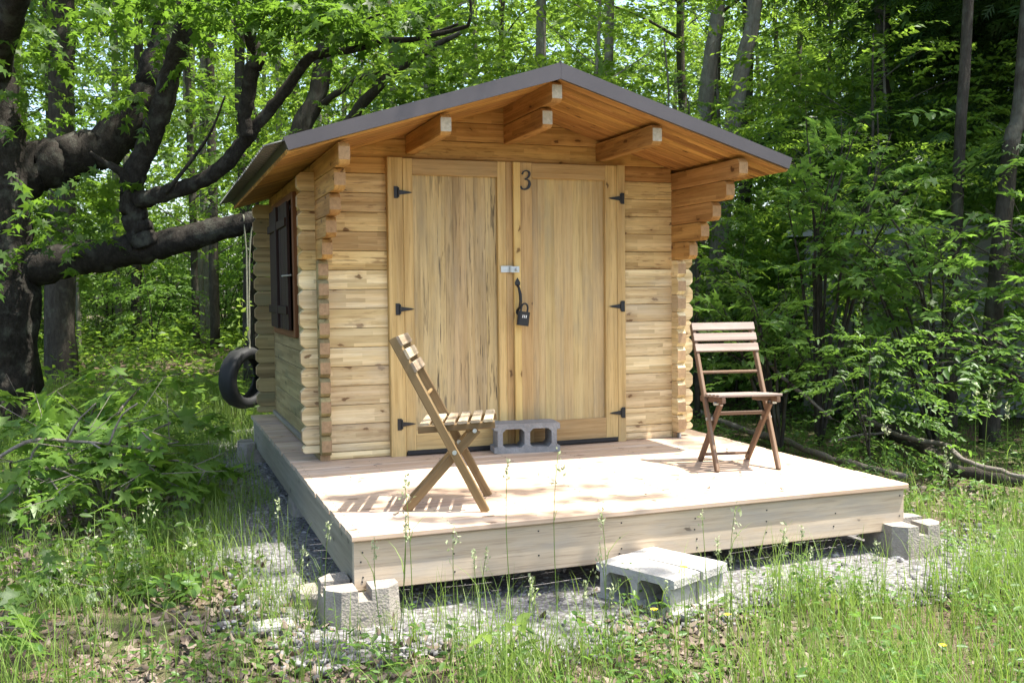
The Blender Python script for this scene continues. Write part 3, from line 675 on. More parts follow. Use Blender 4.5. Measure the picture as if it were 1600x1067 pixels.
# ------------------------------------------------------------------ folding chairs
def folding_chair(label, loc, rz, m, ms, nseat, dark_seat):
    """local X forward, Y to the left; rear feet at x=0"""
    root = thing('folding_chair', label, 'folding chair', (0, 0, 0))
    W2 = 0.185; W1 = 0.150
    fx, tx, tz = 0.384, -0.045, 0.825                      # long leg: front foot to back top
    def lp(z): return fx + (tx - fx) * z / tz
    for sg in (-1, 1):
        bar('back_leg', (fx, sg * W2, 0.0), (tx, sg * W2, tz), 0.042, 0.020, (1, 0, 0), m, root, 0.004)
        bar('cross_leg', (0.0, sg * W1, 0.0), (0.345, sg * W1, 0.388), 0.042, 0.020, (1, 0, 0), m, root, 0.004)
        bar('seat_rail', (0.065, sg * (W2 - 0.022), 0.388), (0.430, sg * (W2 - 0.022), 0.412), 0.034, 0.02, (0, 0, 1), m, root, 0.004)
        b = MB(); b.tube([(0.239, sg * (W1 - 0.012), 0.284), (0.239, sg * (W2 + 0.014), 0.284)], 0.011, 10); b.build('bolt', ZINC, root); b = MB(); b.tube([(0.335, sg * (W1 - .01), 0.385), (0.335, sg * (W2 + .004), 0.385)], 0.010, 10)
        b.build('bolt', ZINC, root)
    fd = Vector((tx - fx, 0, tz)).normalized(); nf = Vector((fd.z, 0, -fd.x))
    for k in range(3):
        z = 0.655 + k * 0.062 + 0.022
        c_ = Vector((lp(z), 0, z)) + nf * 0.024
        bar('back_slat', c_ + Vector((0, -W2 - 0.012, 0)), c_ + Vector((0, W2 + 0.012, 0)), 0.050, 0.014, tuple(fd), ms, root, 0.003)
    sd = Vector((0.365, 0, 0.024)).normalized(); pitch = 0.365 / nseat
    for k in range(nseat):
        c_ = Vector((0.065, 0, 0.388)) + sd * (pitch * (k + 0.5)) + Vector((0, 0, 0.024))
        bar('seat_slat', c_ + Vector((0, -W2 + (0.018 if k < 2 else -0.004), 0)), c_ + Vector((0, W2 - (0.018 if k < 2 else -0.004), 0)), pitch - 0.016, 0.014, tuple(sd), ms, root, 0.003)
    def rod(name, x, z, w, r=0.009):
        b = MB(); b.tube([(x, -w, z), (x, w, z)], r, 8); b.build(name, m, root)
    rod('back_rod', lp(0.546), 0.546, W2); rod('cross_rod', 0.04, 0.045, W1)
    bar('stretcher', (0.285, -W1, 0.322), (0.285, W1, 0.322), 0.022, 0.018, (0, 0, 1), m, root, 0.003)
    root.matrix_basis = Matrix.Translation(Vector(loc)) @ Matrix.Rotation(rz, 4, 'Z')
    return root
folding_chair('olive tan slatted folding chair seen side on, in front of the left door', (0.375, 0.513, 0.001), R(-20.4), TEAK, TEAKS, 6, False)
folding_chair('weathered red brown folding chair facing out near the right edge of the deck', (2.465, 1.005, 0.001), R(-101.0), RED, REDG, 6, True)

# ------------------------------------------------------------------ foliage tools
T_DIA = (np.array([(0, 0, 0), (.42, .27, .05), (1, 0, -.10), (.42, -.27, .05)], float), np.array([(0, 3, 2, 1)]))
T_OVA = (np.array([(0, 0, 0), (.28, .22, .05), (.66, .19, .03), (1, 0, -.12), (.66, -.19, .03), (.28, -.22, .05)], float), np.array([(0, 5, 4, 3), (0, 3, 2, 1)]))
def _maple():
    v = [(.18, 0, 0.0)]; c = (.22, 0)
    for a, r in ((-150, .25), (-80, .27), (-27, .34), (27, .34), (80, .27), (150, .25)): v.append((c[0] + r * math.cos(R(a)), r * math.sin(R(a)), 0.03))
    for a, r in ((-114, .50), (-52, .68), (0, .80), (52, .68), (114, .50)): v.append((c[0] + r * math.cos(R(a)), r * math.sin(R(a)), -.09))
    return np.array(v, float), np.array([(0, 1, 7, 2), (0, 2, 8, 3), (0, 3, 9, 4), (0, 4, 10, 5), (0, 5, 11, 6)])
T_MAP = _maple()
def _hem():
    v = []; f = []
    def q(x0, y0, a, L, w):
        k = len(v); d = (math.cos(a), math.sin(a)); p = (-d[1], d[0])
        v.extend([(x0, y0, 0), (x0 + d[0] * L * .45 + p[0] * w, y0 + d[1] * L * .45 + p[1] * w, .01), (x0 + d[0] * L, y0 + d[1] * L, -.05), (x0 + d[0] * L * .45 - p[0] * w, y0 + d[1] * L * .45 - p[1] * w, .01)]); f.append((k, k + 3, k + 2, k + 1))
    q(0, 0, 0, 1, .05)
    for x, L in ((.12, .5), (.34, .45), (.56, .36)):
        q(x, 0, R(42), L, .045); q(x, 0, R(-42), L, .045)
    return np.array(v, float), np.array(f)
T_HEM = _hem()
def leaf_cloud(P, D, N, S, T, drop=0.0):
    """vertex and face arrays for leaves at P pointing along D, facing N, of length S"""
    D = D / np.linalg.norm(D, axis=1, keepdims=True)
    N = N - D * (N * D).sum(1, keepdims=True); N = N / np.linalg.norm(N, axis=1, keepdims=True); B_ = np.cross(N, D)
    tv, tf = T; n = len(P)
    V = P[:, None] + S[:, None, None] * (tv[None, :, 0:1] * D[:, None] + tv[None, :, 1:2] * B_[:, None] + tv[None, :, 2:3] * N[:, None])
    F = tf[None] + (np.arange(n) * len(tv))[:, None, None]
    return V.reshape(-1, 3), F.reshape(-1, 4)
def sprays(C, O, k, L, size, g, flat_=0.30, droop=0.25, sv=0.25):
    """k leaves on each twig starting at C growing along O"""
    n = len(C); O = O / np.linalg.norm(O, axis=1, keepdims=True)
    up = np.zeros((n, 3)); up[:, 2] = 1; up += g.normal(0, flat_, (n, 3))
    lat = np.cross(up, O); lat /= np.linalg.norm(lat, axis=1, keepdims=True)
    t = np.tile(np.linspace(0.08, 1, k), n) + g.normal(0, .03, n * k); sd = np.tile(np.where(np.arange(k) % 2, 1.0, -1.0), n)
    Cr, Or, Lr, Ur = (np.repeat(a, k, 0) for a in (C, O, lat, up)); Ll = np.repeat(L * g.uniform(.7, 1.25, n), k)
    P = Cr + Or * (t * Ll)[:, None]; P[:, 2] -= droop * Ll * t ** 2
    D = Or * g.uniform(.25, .9, (n * k, 1)) + Lr * (sd * g.uniform(.45, 1.1, n * k))[:, None] + g.normal(0, .18, (n * k, 3)); D[:, 2] -= droop * g.uniform(.2, 1.4, n * k)
    N = Ur + g.normal(0, .30, (n * k, 3))
    S = size * g.uniform(1 - sv, 1 + sv, n * k)
    return P, D, N, S
def crown_sprays(S, center, rad, g, per=9, sig=(.42, .42, .13), cone=False, shell=0.45):
    """twig origins in layered clumps through an ellipsoid (or cone) volume"""
    nc = max(3, S // per); u = g.normal(0, 1, (nc, 3)); u /= np.linalg.norm(u, axis=1, keepdims=True)
    r = g.random(nc) ** shell
    c = u * r[:, None]
    if cone: c[:, :2] *= (0.5 - 0.5 * c[:, 2:3]) * 1.3 + .08
    C = c[g.integers(0, nc, S)] * np.array(rad) + g.normal(0, 1, (S, 3)) * np.array(sig)
    O = C.copy(); O[:, 2] *= 0.25; O += g.normal(0, .45, (S, 3)) * np.array([1, 1, .3]) * np.mean(rad[:2]) * .6
    return C + np.array(center), O + 1e-6
def cloud_mesh(name, arrs, T, m):
    P, D, N, S = arrs; V, F = leaf_cloud(P, D, N, S, T); return fast_mesh(name, V, F, m)

def trunk_mb(h, r0, r1, seed, lean=0.0, limbs=0, lz=(0.4, 0.95), n=9, ll=1.6):
    rr = random.Random(seed); b = MB(); a = rr.uniform(0, 6.28); pts = []; rad = []
    for i in range(8):
        t = i / 7; wob = 0.12 * h / 10
        pts.append((math.cos(a) * lean * h * t * t + rr.uniform(-wob, wob) * t, math.sin(a) * lean * h * t * t + rr.uniform(-wob, wob) * t, h * t - (0.15 if i == 0 else 0))); rad.append((r0 * (1 - t) + r1 * t) * (1.3 if i == 0 else 1))
    pp, ww = smooth_path(pts, rad, 3, 0.08, seed); b.tube(pp, ww, n, 0.05, True, seed)
    for k in range(limbs):
        t = lz[0] + (lz[1] - lz[0]) * (k + rr.random()) / limbs; i = int(t * (len(pp) - 1)); p = pp[i]; az = rr.uniform(0, 6.28); L = ll * rr.uniform(.6, 1.2) * (1.2 - .6 * t)
        q = [p, p + Vector((math.cos(az) * L * .45, math.sin(az) * L * .45, L * .28)), p + Vector((math.cos(az + .2) * L, math.sin(az + .2) * L, L * rr.uniform(.35, .7)))]
        pq, wq = smooth_path(q, [ww[i] * .45, ww[i] * .3, ww[i] * .1], 3, .3, seed + k); b.tube(pq, wq, 5, 0.05, False, k)
    return b

# ------------------------------------------------------------------ the wood: each tree is trunk and crown
def make_tree(kind, seed):
    g = np.random.default_rng(seed)
    if kind == 'tall':
        h = 15; tr = trunk_mb(h, 0.125, 0.03, seed, 0.03, 9, (.38, .92), 9, 2.2).mesh('trunk', BARK_G if seed % 3 else BARK_D, True)
        C, O = crown_sprays(430, (0, 0, 10.2), (2.5, 2.5, 4.3), g); arr = sprays(C, O, 15, .75, .125, g); T, m = T_DIA, L_BG1
    elif kind == 'under':
        h = 5.6; tr = trunk_mb(h, 0.05, 0.012, seed, 0.05, 10, (.2, .95), 7, 1.5).mesh('trunk', BARK_G if seed % 2 else BARK_D, True)
        C, O = crown_sprays(270, (0, 0, 3.7), (1.7, 1.7, 2.3), g, 8, (.38, .38, .10)); arr = sprays(C, O, 17, .62, .095, g); T, m = T_DIA, L_BG1
    elif kind == 'shrub':
        h = 1.9; b = trunk_mb(h, 0.018, 0.006, seed, 0.1, 7, (.1, .95), 6, .9)
        for k in range(3):
            e = trunk_mb(h * .85, 0.014, 0.005, seed + 50 + k, .35, 4, (.2, .95), 6, .6); b.add(e.v, e.f)
        tr = b.mesh('stems', BARK_D, True)
        C, O = crown_sprays(150, (0, 0, 1.15), (.95, .95, 1.0), g, 7, (.26, .26, .08)); arr = sprays(C, O, 13, .42, .085, g); T, m = T_OVA, L_SAP
    elif kind == 'dark':
        h = 13; tr = trunk_mb(h, 0.115, 0.03, seed, 0.03, 8, (.25, .9), 9, 2.0).mesh('trunk', BARK_D, True)
        C, O = crown_sprays(620, (0, 0, 7.6), (2.5, 2.5, 5.2), g, 9, (.45, .45, .14)); arr = sprays(C, O, 15, .75, .13, g); T, m = T_DIA, L_BG2
    else:
        h = 13; tr = trunk_mb(h, 0.16, 0.02, seed, 0.0, 0).mesh('trunk', BARK_D, True)
        C, O = crown_sprays(950, (0, 0, 7.2), (2.9, 2.9, 6.4), g, 16, (.5, .5, .07), True, .4); arr = sprays(C, O, 9, .8, .36, g, .12, .35); T, m = T_HEM, L_HEM
    return tr, cloud_mesh('crown', arr, T, m)
TPL = {k: [make_tree(k, 100 * i + 7 * j) for j in range(n_)] for i, (k, n_) in enumerate((('tall', 4), ('under', 4), ('shrub', 4), ('dark', 3), ('hemlock', 2)))}
KIND = {'tall': ('woodland_tree', 'tree', 'slender tall tree with a high leafy crown deep in the wood', 'slender tall trees deep in the wood'),
        'under': ('young_tree', 'tree', 'small young tree with layered light green leaves in the wood', 'young trees in the wood'),
        'shrub': ('woodland_shrub', 'shrub', 'leafy green shrub on the shaded forest floor', 'shrubs on the forest floor'),
        'dark': ('shade_tree', 'tree', 'dense dark green tree shading the right hand wood', 'dense dark trees of the wood'),
        'hemlock': ('hemlock_tree', 'conifer', 'dark evergreen conifer with flat drooping sprays in the right hand wood', 'dark evergreens in the wood')}
def plant(kind, x, y, sc=1.0, rz=None, j=None, label=None, sz=None, lean=None):
    nm, cat, lab, grp = KIND[kind]; tr, cr = TPL[kind][rnd.randrange(len(TPL[kind])) if j is None else j]
    th = math.degrees(math.atan2(x - CAM.x, y - CAM.y)); rr_ = math.hypot(x - CAM.x, y - CAM.y)
    reg = 'left of the cabin' if th < 6 else ('above the left roof slope' if th < 22 else ('above the right roof slope' if th < 31 else 'right of the cabin'))
    if kind == 'shrub': reg = 'left of the cabin' if th < 15 else ('behind the right hand chair' if th < 38 else 'near the right edge')
    lab = lab.replace('deep in the wood', '').replace('in the wood', '').replace('in the right hand wood', '').replace('on the shaded forest floor', '').replace('shading the right hand wood', '').strip()
    far_ = 'far back' if rr_ > 27 else ('half way back' if rr_ > 18 else 'at the wood edge')
    lab = ' '.join(' '.join((lab, far_, reg)).replace('with layered light green leaves', 'with light green leaves').replace('with flat drooping sprays', '').split())
    root = thing(nm, label or lab, cat, (0, 0, 0), grp)
    link('stems' if kind == 'shrub' else 'trunk', tr, root); o = link('crown', cr, root)
    if kind != 'shrub': pass
    mw = Matrix.Translation((x, y, gz(x, y) - 0.02)) @ Matrix.Rotation(rnd.uniform(0, 6.28) if rz is None else rz, 4, 'Z')
    if lean: mw = mw @ Matrix.Rotation(lean[0], 4, 'X') @ Matrix.Rotation(lean[1], 4, 'Y')
    root.matrix_basis = mw @ Matrix.Diagonal((sc, sc, sz or sc, 1)); return root
placed = []
def free(x, y, d):
    return all((x - a) ** 2 + (y - b_) ** 2 > (d + c_) ** 2 for a, b_, c_ in placed)
def scatter(kind, n_, r0, r1, t0, t1, gap, smin, smax, test=None):
    k = 0; tries = 0
    while k < n_ and tries < n_ * 60:
        tries += 1
        r = math.sqrt(rnd.uniform(r0 * r0, r1 * r1)); t = R(rnd.uniform(t0, t1)); x, y = CAM.x + r * math.sin(t), CAM.y + r * math.cos(t)
        if -1.2 < x < 4.2 and y < 6.8: continue
        if x < 4.0 and y < 6.2: continue
        th = math.degrees(t)
        if kind == 'shrub' and 6.5 < th < 29.5: continue
        if th < 7 and r < 19 and kind in ('under', 'shrub'): continue
        if test and not test(x, y): continue
        if not free(x, y, gap): continue
        s_ = rnd.uniform(smin, smax); plant(kind, x, y, s_); placed.append((x, y, gap)); k += 1
# trunks one can single out, placed where they stand
def trunk_tree(label, path, rpx, dist, m=BARK_G, crown=None, name='woodland_tree', cat='tree', crown_s=1.0, seed=1):
    """path: photo pixels from the foot upwards at one distance"""
    pts = [at(u, v, dist) for u, v in path]; k = dist / FPX
    foot = pts[0].copy(); foot.z = gz(foot.x, foot.y) - .1
    if pts[0].z - foot.z > 0.3:
        pts = [foot] + pts; rpx = [rpx[0] * 1.15] + list(rpx)
    root = thing(name, label, cat, (foot.x, foot.y, foot.z))
    d = (pts[-1] - pts[-2]).normalized(); top = pts[-1] + Vector((d.x * 2, d.y * 2, 5.5)); pts = pts + [top]; rpx = list(rpx) + [rpx[-1] * .45]
    pp, ww = smooth_path(pts, [r * k for r in rpx], 4, .06, seed)
    b = MB(); b.tube(pp, ww, 10, .05, True, seed); b.build('trunk', m, root, True)
    if crown:
        cr = TPL[crown][seed % len(TPL[crown])][1]; o = link('crown', cr, root, Matrix.Translation((top.x, top.y, top.z - 10.2 * crown_s + 1.0)) @ Matrix.Scale(crown_s, 4))
    placed.append((foot.x, foot.y, .6)); return root
trunk_tree('pale straight trunk above the right roof slope near the ridge', [(950, 420), (951, 120), (953, -30)], [8, 7, 6.5], 19, BARK_G, 'tall', seed=1)
trunk_tree('grey trunk with a dark scar rising above the left roof slope by the ridge', [(846, 420), (845, 95), (846, -30)], [9, 8, 7.5], 21, BARK_G, 'tall', seed=2)
trunk_tree('grey trunk leaning slightly right, left one of the close pair right of the ridge', [(1085, 440), (1100, 190), (1112, 80), (1124, -30)], [13, 12, 11.5, 11], 14, BARK_G, 'tall', seed=3)
trunk_tree('smooth grey trunk leaning right, right one of the close pair right of the ridge', [(1118, 440), (1145, 195), (1165, 80), (1182, -30)], [14, 13, 12, 11.5], 13, BARK_G, 'tall', seed=4)
trunk_tree('slim grey trunk standing before the dark evergreens at the right', [(1486, 560), (1492, 400), (1502, 180), (1514, -30)], [10, 9.5, 9, 8], 9.6, BARK_D, 'tall', seed=5)
trunk_tree('thicker trunk leaning right at the right edge of the photo', [(1548, 560), (1562, 400), (1580, 230), (1604, 60)], [15, 14, 13, 12], 9.0, BARK_D, 'tall', seed=6)
t2 = trunk_tree('dark forked trunk leaning right directly behind the left roof slope', [(452, 330), (470, 205), (490, 165), (502, 120), (510, 50), (517, -30)], [18, 17, 15, 15, 14.5, 14], 12.5, BARK_D, 'tall', seed=7)
for pa, ra in (([(503, 165), (535, 140), (565, 122), (604, 108)], [6, 4.5, 4, 2.5]), ([(500, 250), (545, 190), (578, 150), (610, 115), (640, 95), (680, 72), (725, 48)], [9, 9, 8, 7, 6, 5, 3.5])):
    pp, ww = smooth_path([at(u, v, 12.4 - .15 * i) for i, (u, v) in enumerate(pa)], [r * 12.4 / FPX for r in ra], 4, .3, 3); MB().tube(pp, ww, 7, .06).build('limb', BARK_D, t2, True)
trunk_tree('straight dark trunk reaching the ground left of the tyre swing', [(336, 545), (332, 300), (327, 40), (326, -30)], [8, 7.5, 7, 7], 18, BARK_D, 'tall', seed=8)
trunk_tree('thin dark trunk between the old maple fork and the tyre swing', [(308, 560), (300, 300), (292, 80), (288, -30)], [6, 5.5, 5, 5], 20, BARK_D, 'tall', seed=9)
trunk_tree('dark upright trunk behind the old maple near the upper left corner', [(95, 520), (95, 240), (97, 60), (98, -30)], [23, 20, 18, 17], 14.5, BARK_D, 'dark', seed=10)
trunk_tree('brown straight trunk under the low limb of the old maple', [(213, 505), (213, 420), (215, 250), (216, -30)], [8, 8, 7, 7], 21, BARK_D, 'tall', seed=11)
trunk_tree('pale birch grey stem under the low limb of the old maple', [(186, 500), (182, 430), (181, 300), (178, -30)], [5.5, 5, 5, 5], 23, BARK_G, 'tall', seed=12)
trunk_tree('thin grey trunk seen between the old maple limbs left of the roof', [(434, 420), (436, 190), (433, 60), (432, -30)], [6, 5, 4.5, 4.5], 22, BARK_G, 'tall', seed=13)
trunk_tree('dark dense tree beside the pale storage shed far right', [(1395, 560), (1385, 300), (1378, -30)], [16, 14, 12], 14, BARK_D, 'dark', seed=14)

# hemlocks and dense dark trees at the right, taller wood everywhere else
for x, y, s_ in ((10.6, 5.6, .95), (12.2, 8.6, 1.1), (9.6, 4.0, .85), (14.5, 7.8, 1.1)): plant('hemlock', x, y, s_); placed.append((x, y, .9))
for x, y, s_ in ((12.0, 5.0, .9), (13.5, 10.0, 1.1), (16.5, 9.2, 1.1), (17.5, 13.0, 1.2)): plant('dark', x, y, s_); placed.append((x, y, .9))
scatter('tall', 46, 19, 46, -24, 40, 0.9, .85, 1.25)
scatter('dark', 12, 17, 36, 39, 60, 1.0, .9, 1.3)
scatter('under', 84, 12.5, 40, -20, 55, 0.5, .75, 1.35)
scatter('shrub', 120, 10.5, 34, -18, 56, 0.32, .7, 1.5)
# edge of the wood to the right of the deck and behind the cabin
for x, y, s_, k_ in ((4.7, 5.1, .62, 'under'), (5.6, 3.6, .55, 'under'), (6.7, 4.9, .75, 'under'), (5.3, 6.6, .8, 'under'), (7.6, 3.3, .62, 'under'), (8.3, 6.2, .9, 'under'), (6.9, 8.0, 1.0, 'under'), (4.4, 8.2, .9, 'under'), (9.0, 4.4, .7, 'under')):
    plant(k_, x, y, s_); placed.append((x, y, .3))
for k_ in range(36):
    x, y = rnd.uniform(4.3, 10.5), rnd.uniform(1.9, 8.5)
    if y < 1.6 + (x - 4.3) * .15 or not free(x, y, .12): continue
    az_ = math.degrees(math.atan2(x - CAM.x, y - CAM.y))
    if az_ > 41 and math.hypot(x - CAM.x, y - CAM.y) > 8.8: continue
    plant('shrub', x, y, rnd.uniform(.55, 1.05)); placed.append((x, y, .25))
for k_ in range(14):
    th, r_ = R(rnd.uniform(-9, 6)), rnd.uniform(14, 27); x, y = CAM.x + r_ * math.sin(th), CAM.y + r_ * math.cos(th)
    if free(x, y, .3): plant('tall', x, y, rnd.uniform(.6, .95)); placed.append((x, y, .4))
for x, y, s_ in ((.6, 9.2, .9), (2.6, 8.8, .9)):
    plant('under', x, y, s_); placed.append((x, y, .3))

# far wood that closes the view
g = np.random.default_rng(3); n = 26000
t = np.radians(g.uniform(-35, 75, n)); r = g.uniform(48, 62, n); zz = 24 * g.random(n) ** 1.1
P = np.stack([CAM.x + r * np.sin(t), CAM.y + r * np.cos(t), zz], -1); D = g.normal(0, 1, (n, 3)) * np.array([1, 1, .5]); N = g.normal(0, .6, (n, 3)) + np.array([0, -.3, .8])
tag(link('distant_woodland', cloud_mesh('distant_woodland', (P, D, N, g.uniform(.5, 1.0, n)), T_DIA, L_BG1)), 'far green woodland seen between the trunks as one mass', 'woodland', kind='stuff')

# ------------------------------------------------------------------ old maple at the left with its heavy limbs
DM = 10.3
mp = at(2, 560, DM); mroot = thing('old_maple_tree', 'huge old dark maple with heavy twisting limbs at the left edge', 'tree', (mp.x, mp.y, gz(mp.x, mp.y)))
def limb(name, path, d0, d1=None, parent=mroot, m=BARK_OLD, seed=0, sub=6, wob=.045, n=16):
    d1 = d1 or d0; k_ = len(path); pts = []; rad = []
    for i, (u, v, r) in enumerate(path):
        d = d0 + (d1 - d0) * i / (k_ - 1); pts.append(at(u, v, d)); rad.append(r * d / FPX)
    if name == 'trunk': pts[0].z = gz(pts[0].x, pts[0].y) - .15
    pp, ww = smooth_path(pts, rad, sub, .11, seed)
    b = MB(); b.tube(pp, ww, n, wob, True, seed); return b.build(name, m, parent, True)
limb('trunk', [(-8, 680, 82), (-6, 560, 62), (-4, 440, 55), (-8, 330, 52), (-10, 240, 47), (-20, 130, 42), (-36, 20, 38), (-40, -90, 34), (-60, -400, 22)], DM, seed=1, n=26, wob=.05)
limb('limb', [(-5, 440, 34), (40, 420, 30), (105, 409, 26), (180, 396, 24), (250, 383, 23), (310, 367, 20), (370, 351, 17), (410, 342, 14), (450, 325, 10), (480, 300, 6)], DM, 10.6, seed=2)
limb('limb', [(228, 382, 23), (214, 350, 20), (206, 310, 18), (207, 280, 18), (228, 232, 17), (248, 182, 17), (266, 120, 16), (284, 62, 15), (302, 5, 13), (316, -60, 11), (330, -200, 8)], 10.35, 9.9, seed=3)
limb('limb', [(203, 290, 9), (188, 268, 7), (165, 255, 5), (140, 238, 3)], 10.15, 9.9, seed=4, n=8)
limb('limb', [(212, 314, 14), (258, 303, 13), (310, 285, 12), (350, 258, 12), (386, 215, 11), (404, 192, 9), (440, 150, 9), (480, 95, 8), (508, 84, 6.5), (560, 76, 5.5), (600, 64, 5), (645, 62, 4.2), (700, 50, 3.6), (731, 41, 3)], 10.2, 9.2, seed=5)
limb('limb', [(731, 41, 3), (736, 20, 2.2), (734, -20, 1.8), (738, -90, 1)], 9.2, 9.1, seed=6, n=6)
limb('limb', [(645, 62, 3), (690, 48, 3), (716, 38, 2)], 9.4, 9.3, seed=12, n=6)
limb('limb', [(555, 78, 3), (562, 50, 2.6), (575, 30, 2), (605, 20, 1.4)], 9.6, 9.5, seed=7, n=6)
limb('limb', [(388, 214, 11), (382, 183, 11), (388, 145, 11.5), (393, 112, 12), (405, 86, 11), (390, 58, 9.5), (398, 35, 10), (411, 8, 9), (416, -50, 8), (440, -200, 5)], 9.8, 9.5, seed=8)
limb('limb', [(-10, 285, 50), (60, 262, 40), (110, 247, 35), (160, 228, 32), (205, 196, 30), (232, 150, 27), (252, 90, 25), (268, 35, 22), (290, -40, 20), (330, -220, 14)], 10.5, 11.2, seed=9)
limb('limb', [(-20, 130, 30), (10, 40, 22), (45, -60, 17), (120, -300, 10)], 10.3, 8.6, seed=10)
limb('limb', [(258, 302, 4), (300, 250, 3), (330, 205, 2.2), (352, 150, 1.5)], 10.0, 9.9, seed=13, n=6)
# limbs that carry the crown out over the deck, above the frame
for i, pts in enumerate(([at(-40, -90, 10.2), Vector((-2.2, 3.2, 5.6)), Vector((-0.9, 1.2, 6.1)), Vector((.3, -.6, 6.5)), Vector((1.0, -1.9, 6.9))], [at(330, -200, 9.9), Vector((.2, 3.2, 6.6)), Vector((.7, 1.2, 7.1)), Vector((.9, -.4, 7.5))], [Vector((-2.2, 3.2, 5.6)), Vector((-3.2, 1.0, 6.2)), Vector((-3.7, -.8, 6.8))], [at(-60, -400, 10.3), Vector((-2.4, 4.6, 8.6)), Vector((-1.6, 2.6, 9.3)), Vector((-.9, .8, 9.6))])):
    pp, ww = smooth_path(pts, [.13 - .025 * q for q in range(len(pts))], 5, .3, i); MB().tube(pp, ww, 9, .08, True, i).build('limb', BARK_OLD, mroot, True)
g = np.random.default_rng(21); arrs = []
def maple_clump(u, v, d, n_, sp=.35, L=.42, size=.115, fl=.3, dr=.45, flat3=(1, 1, .55)):
    c = np.array(at(u, v, d)); C = c + g.normal(0, sp, (n_, 3)) * np.array(flat3); O = g.normal(0, 1, (n_, 3)) * np.array([1, 1, .3]); arrs.append(sprays(C, O, 9, L, size, g, fl, dr))
for u, v, d, n_, sp in ((245, 10, 9.6, 14, .22), (300, 20, 9.3, 16, .25), (335, -12, 9.2, 14, .3), (262, 60, 9.9, 8, .2), (225, 120, 10.2, 6, .2), (262, 150, 10.8, 6, .2), (235, 205, 10.8, 6, .2),
                        (430, 5, 9.1, 22, .28), (480, 15, 9.0, 22, .28), (455, 38, 9.0, 8, .2), (520, -10, 9.0, 16, .3), (590, -15, 8.9, 14, .35), (560, 30, 9.3, 5, .18), (640, 20, 9.0, 7, .3), (380, -20, 9.2, 14, .3), (560, 110, 12.2, 9, .4), (630, 150, 12.2, 10, .4), (690, 100, 12, 12, .5),
                        (20, 60, 11.2, 8, .4), (90, 110, 11.6, 6, .4), (150, 40, 11.5, 10, .4), (150, 170, 11.4, 5, .3), (40, 200, 11, 5, .3), (200, 10, 10.9, 8, .3), (110, 320, 10.9, 14, .3), (60, 345, 10.9, 10, .3), (150, 340, 11, 10, .25), (20, 390, 9.4, 6, .25), (12, 320, 9.5, 8, .25), (25, 70, 9.7, 10, .32), (10, 160, 9.7, 9, .28), (60, 20, 9.9, 9, .3), (150, 270, 9.8, 5, .18), (145, 372, 10, 4, .12), (700, -20, 8.8, 12, .4)):
    maple_clump(u, v, d, n_, sp)
C, O = crown_sprays(330, (.25, .1, 7.3), (3.3, 3.6, 1.7), g, 8, (.5, .5, .2), shell=.5); C = C[C[:, 2] > 5.0]; arrs.append(sprays(C, O[:len(C)], 13, .6, .12, g, .3, .4))
C, O = crown_sprays(430, (-3.4, 4.6, 7.9), (3.4, 3.2, 2.6), g, 8, (.5, .5, .2), shell=.5); C = C[C[:, 2] > 4.9]; arrs.append(sprays(C, O[:len(C)], 13, .6, .12, g, .3, .4))
arrs = tuple(np.concatenate([a[i] for a in arrs]) for i in range(4))
tag(link('leaves', cloud_mesh('leaves', arrs, T_MAP, L_MAP), mroot), kind='stuff')

# tyre swing on the low limb
c0 = at(383, 590, 10.35); tyre_root = thing('tyre_swing', 'old black car tyre hanging on a rope from the low maple limb', 'tyre swing', tuple(c0))
prof = [(.205, -.055), (.215, -.082), (.255, -.100), (.295, -.094), (.318, -.072), (.325, -.03), (.325, .03), (.318, .072), (.295, .094), (.255, .100), (.215, .082), (.205, .055), (.23, .05), (.30, .03), (.30, -.03), (.23, -.05)]
b = MB(); ns = 36; vs_ = []
for i in range(ns):
    a = 2 * math.pi * i / ns
    for j, (r, w) in enumerate(prof):
        rr_ = r - (.008 if (i % 2 and 4 <= j <= 7) else 0); vs_.append((rr_ * math.cos(a), w, rr_ * math.sin(a)))
np_ = len(prof); b.add(vs_, [(i * np_ + j, ((i + 1) % ns) * np_ + j, ((i + 1) % ns) * np_ + (j + 1) % np_, i * np_ + (j + 1) % np_) for i in range(ns) for j in range(np_)])
b.build('tyre', RUBBER, tyre_root, True, Matrix.Translation(c0) @ Matrix.Rotation(R(44), 4, 'Z') @ Matrix.Rotation(R(4), 4, 'X'))
lp_ = at(385, 349, 10.42)
for dx, nm in ((-.01, 1), (.025, 2)):
    q = [lp_ + Vector((dx * 3, 0, .09)), lp_ + Vector((dx, -.02, -.3)), c0 + Vector((dx * .5 + .04, -.02, .55)), c0 + Vector((.05, -.03, .34)), c0 + Vector((.045, -.06, .27)), c0 + Vector((.0, -.0, .18))]
    pp, ww = smooth_path(q, [.009] * 6, 5, .3, nm); MB().tube(pp, ww, 6).build('rope', ROPE, tyre_root, True)
g = np.random.default_rng(5); n = 26
P = np.array([c0 + (lp_ - c0) * f for f in g.uniform(.2, .52, n)]) + g.normal(0, .05, (n, 3)) + np.array([-.03, -.03, 0]); D = g.normal(0, 1, (n, 3)); N = g.normal(0, .5, (n, 3)) + np.array([.1, -.6, .7])
tag(link('vine', cloud_mesh('vine', (P, D, N, g.uniform(.06, .11, n)), T_OVA, L_PALE), tyre_root), kind='stuff')

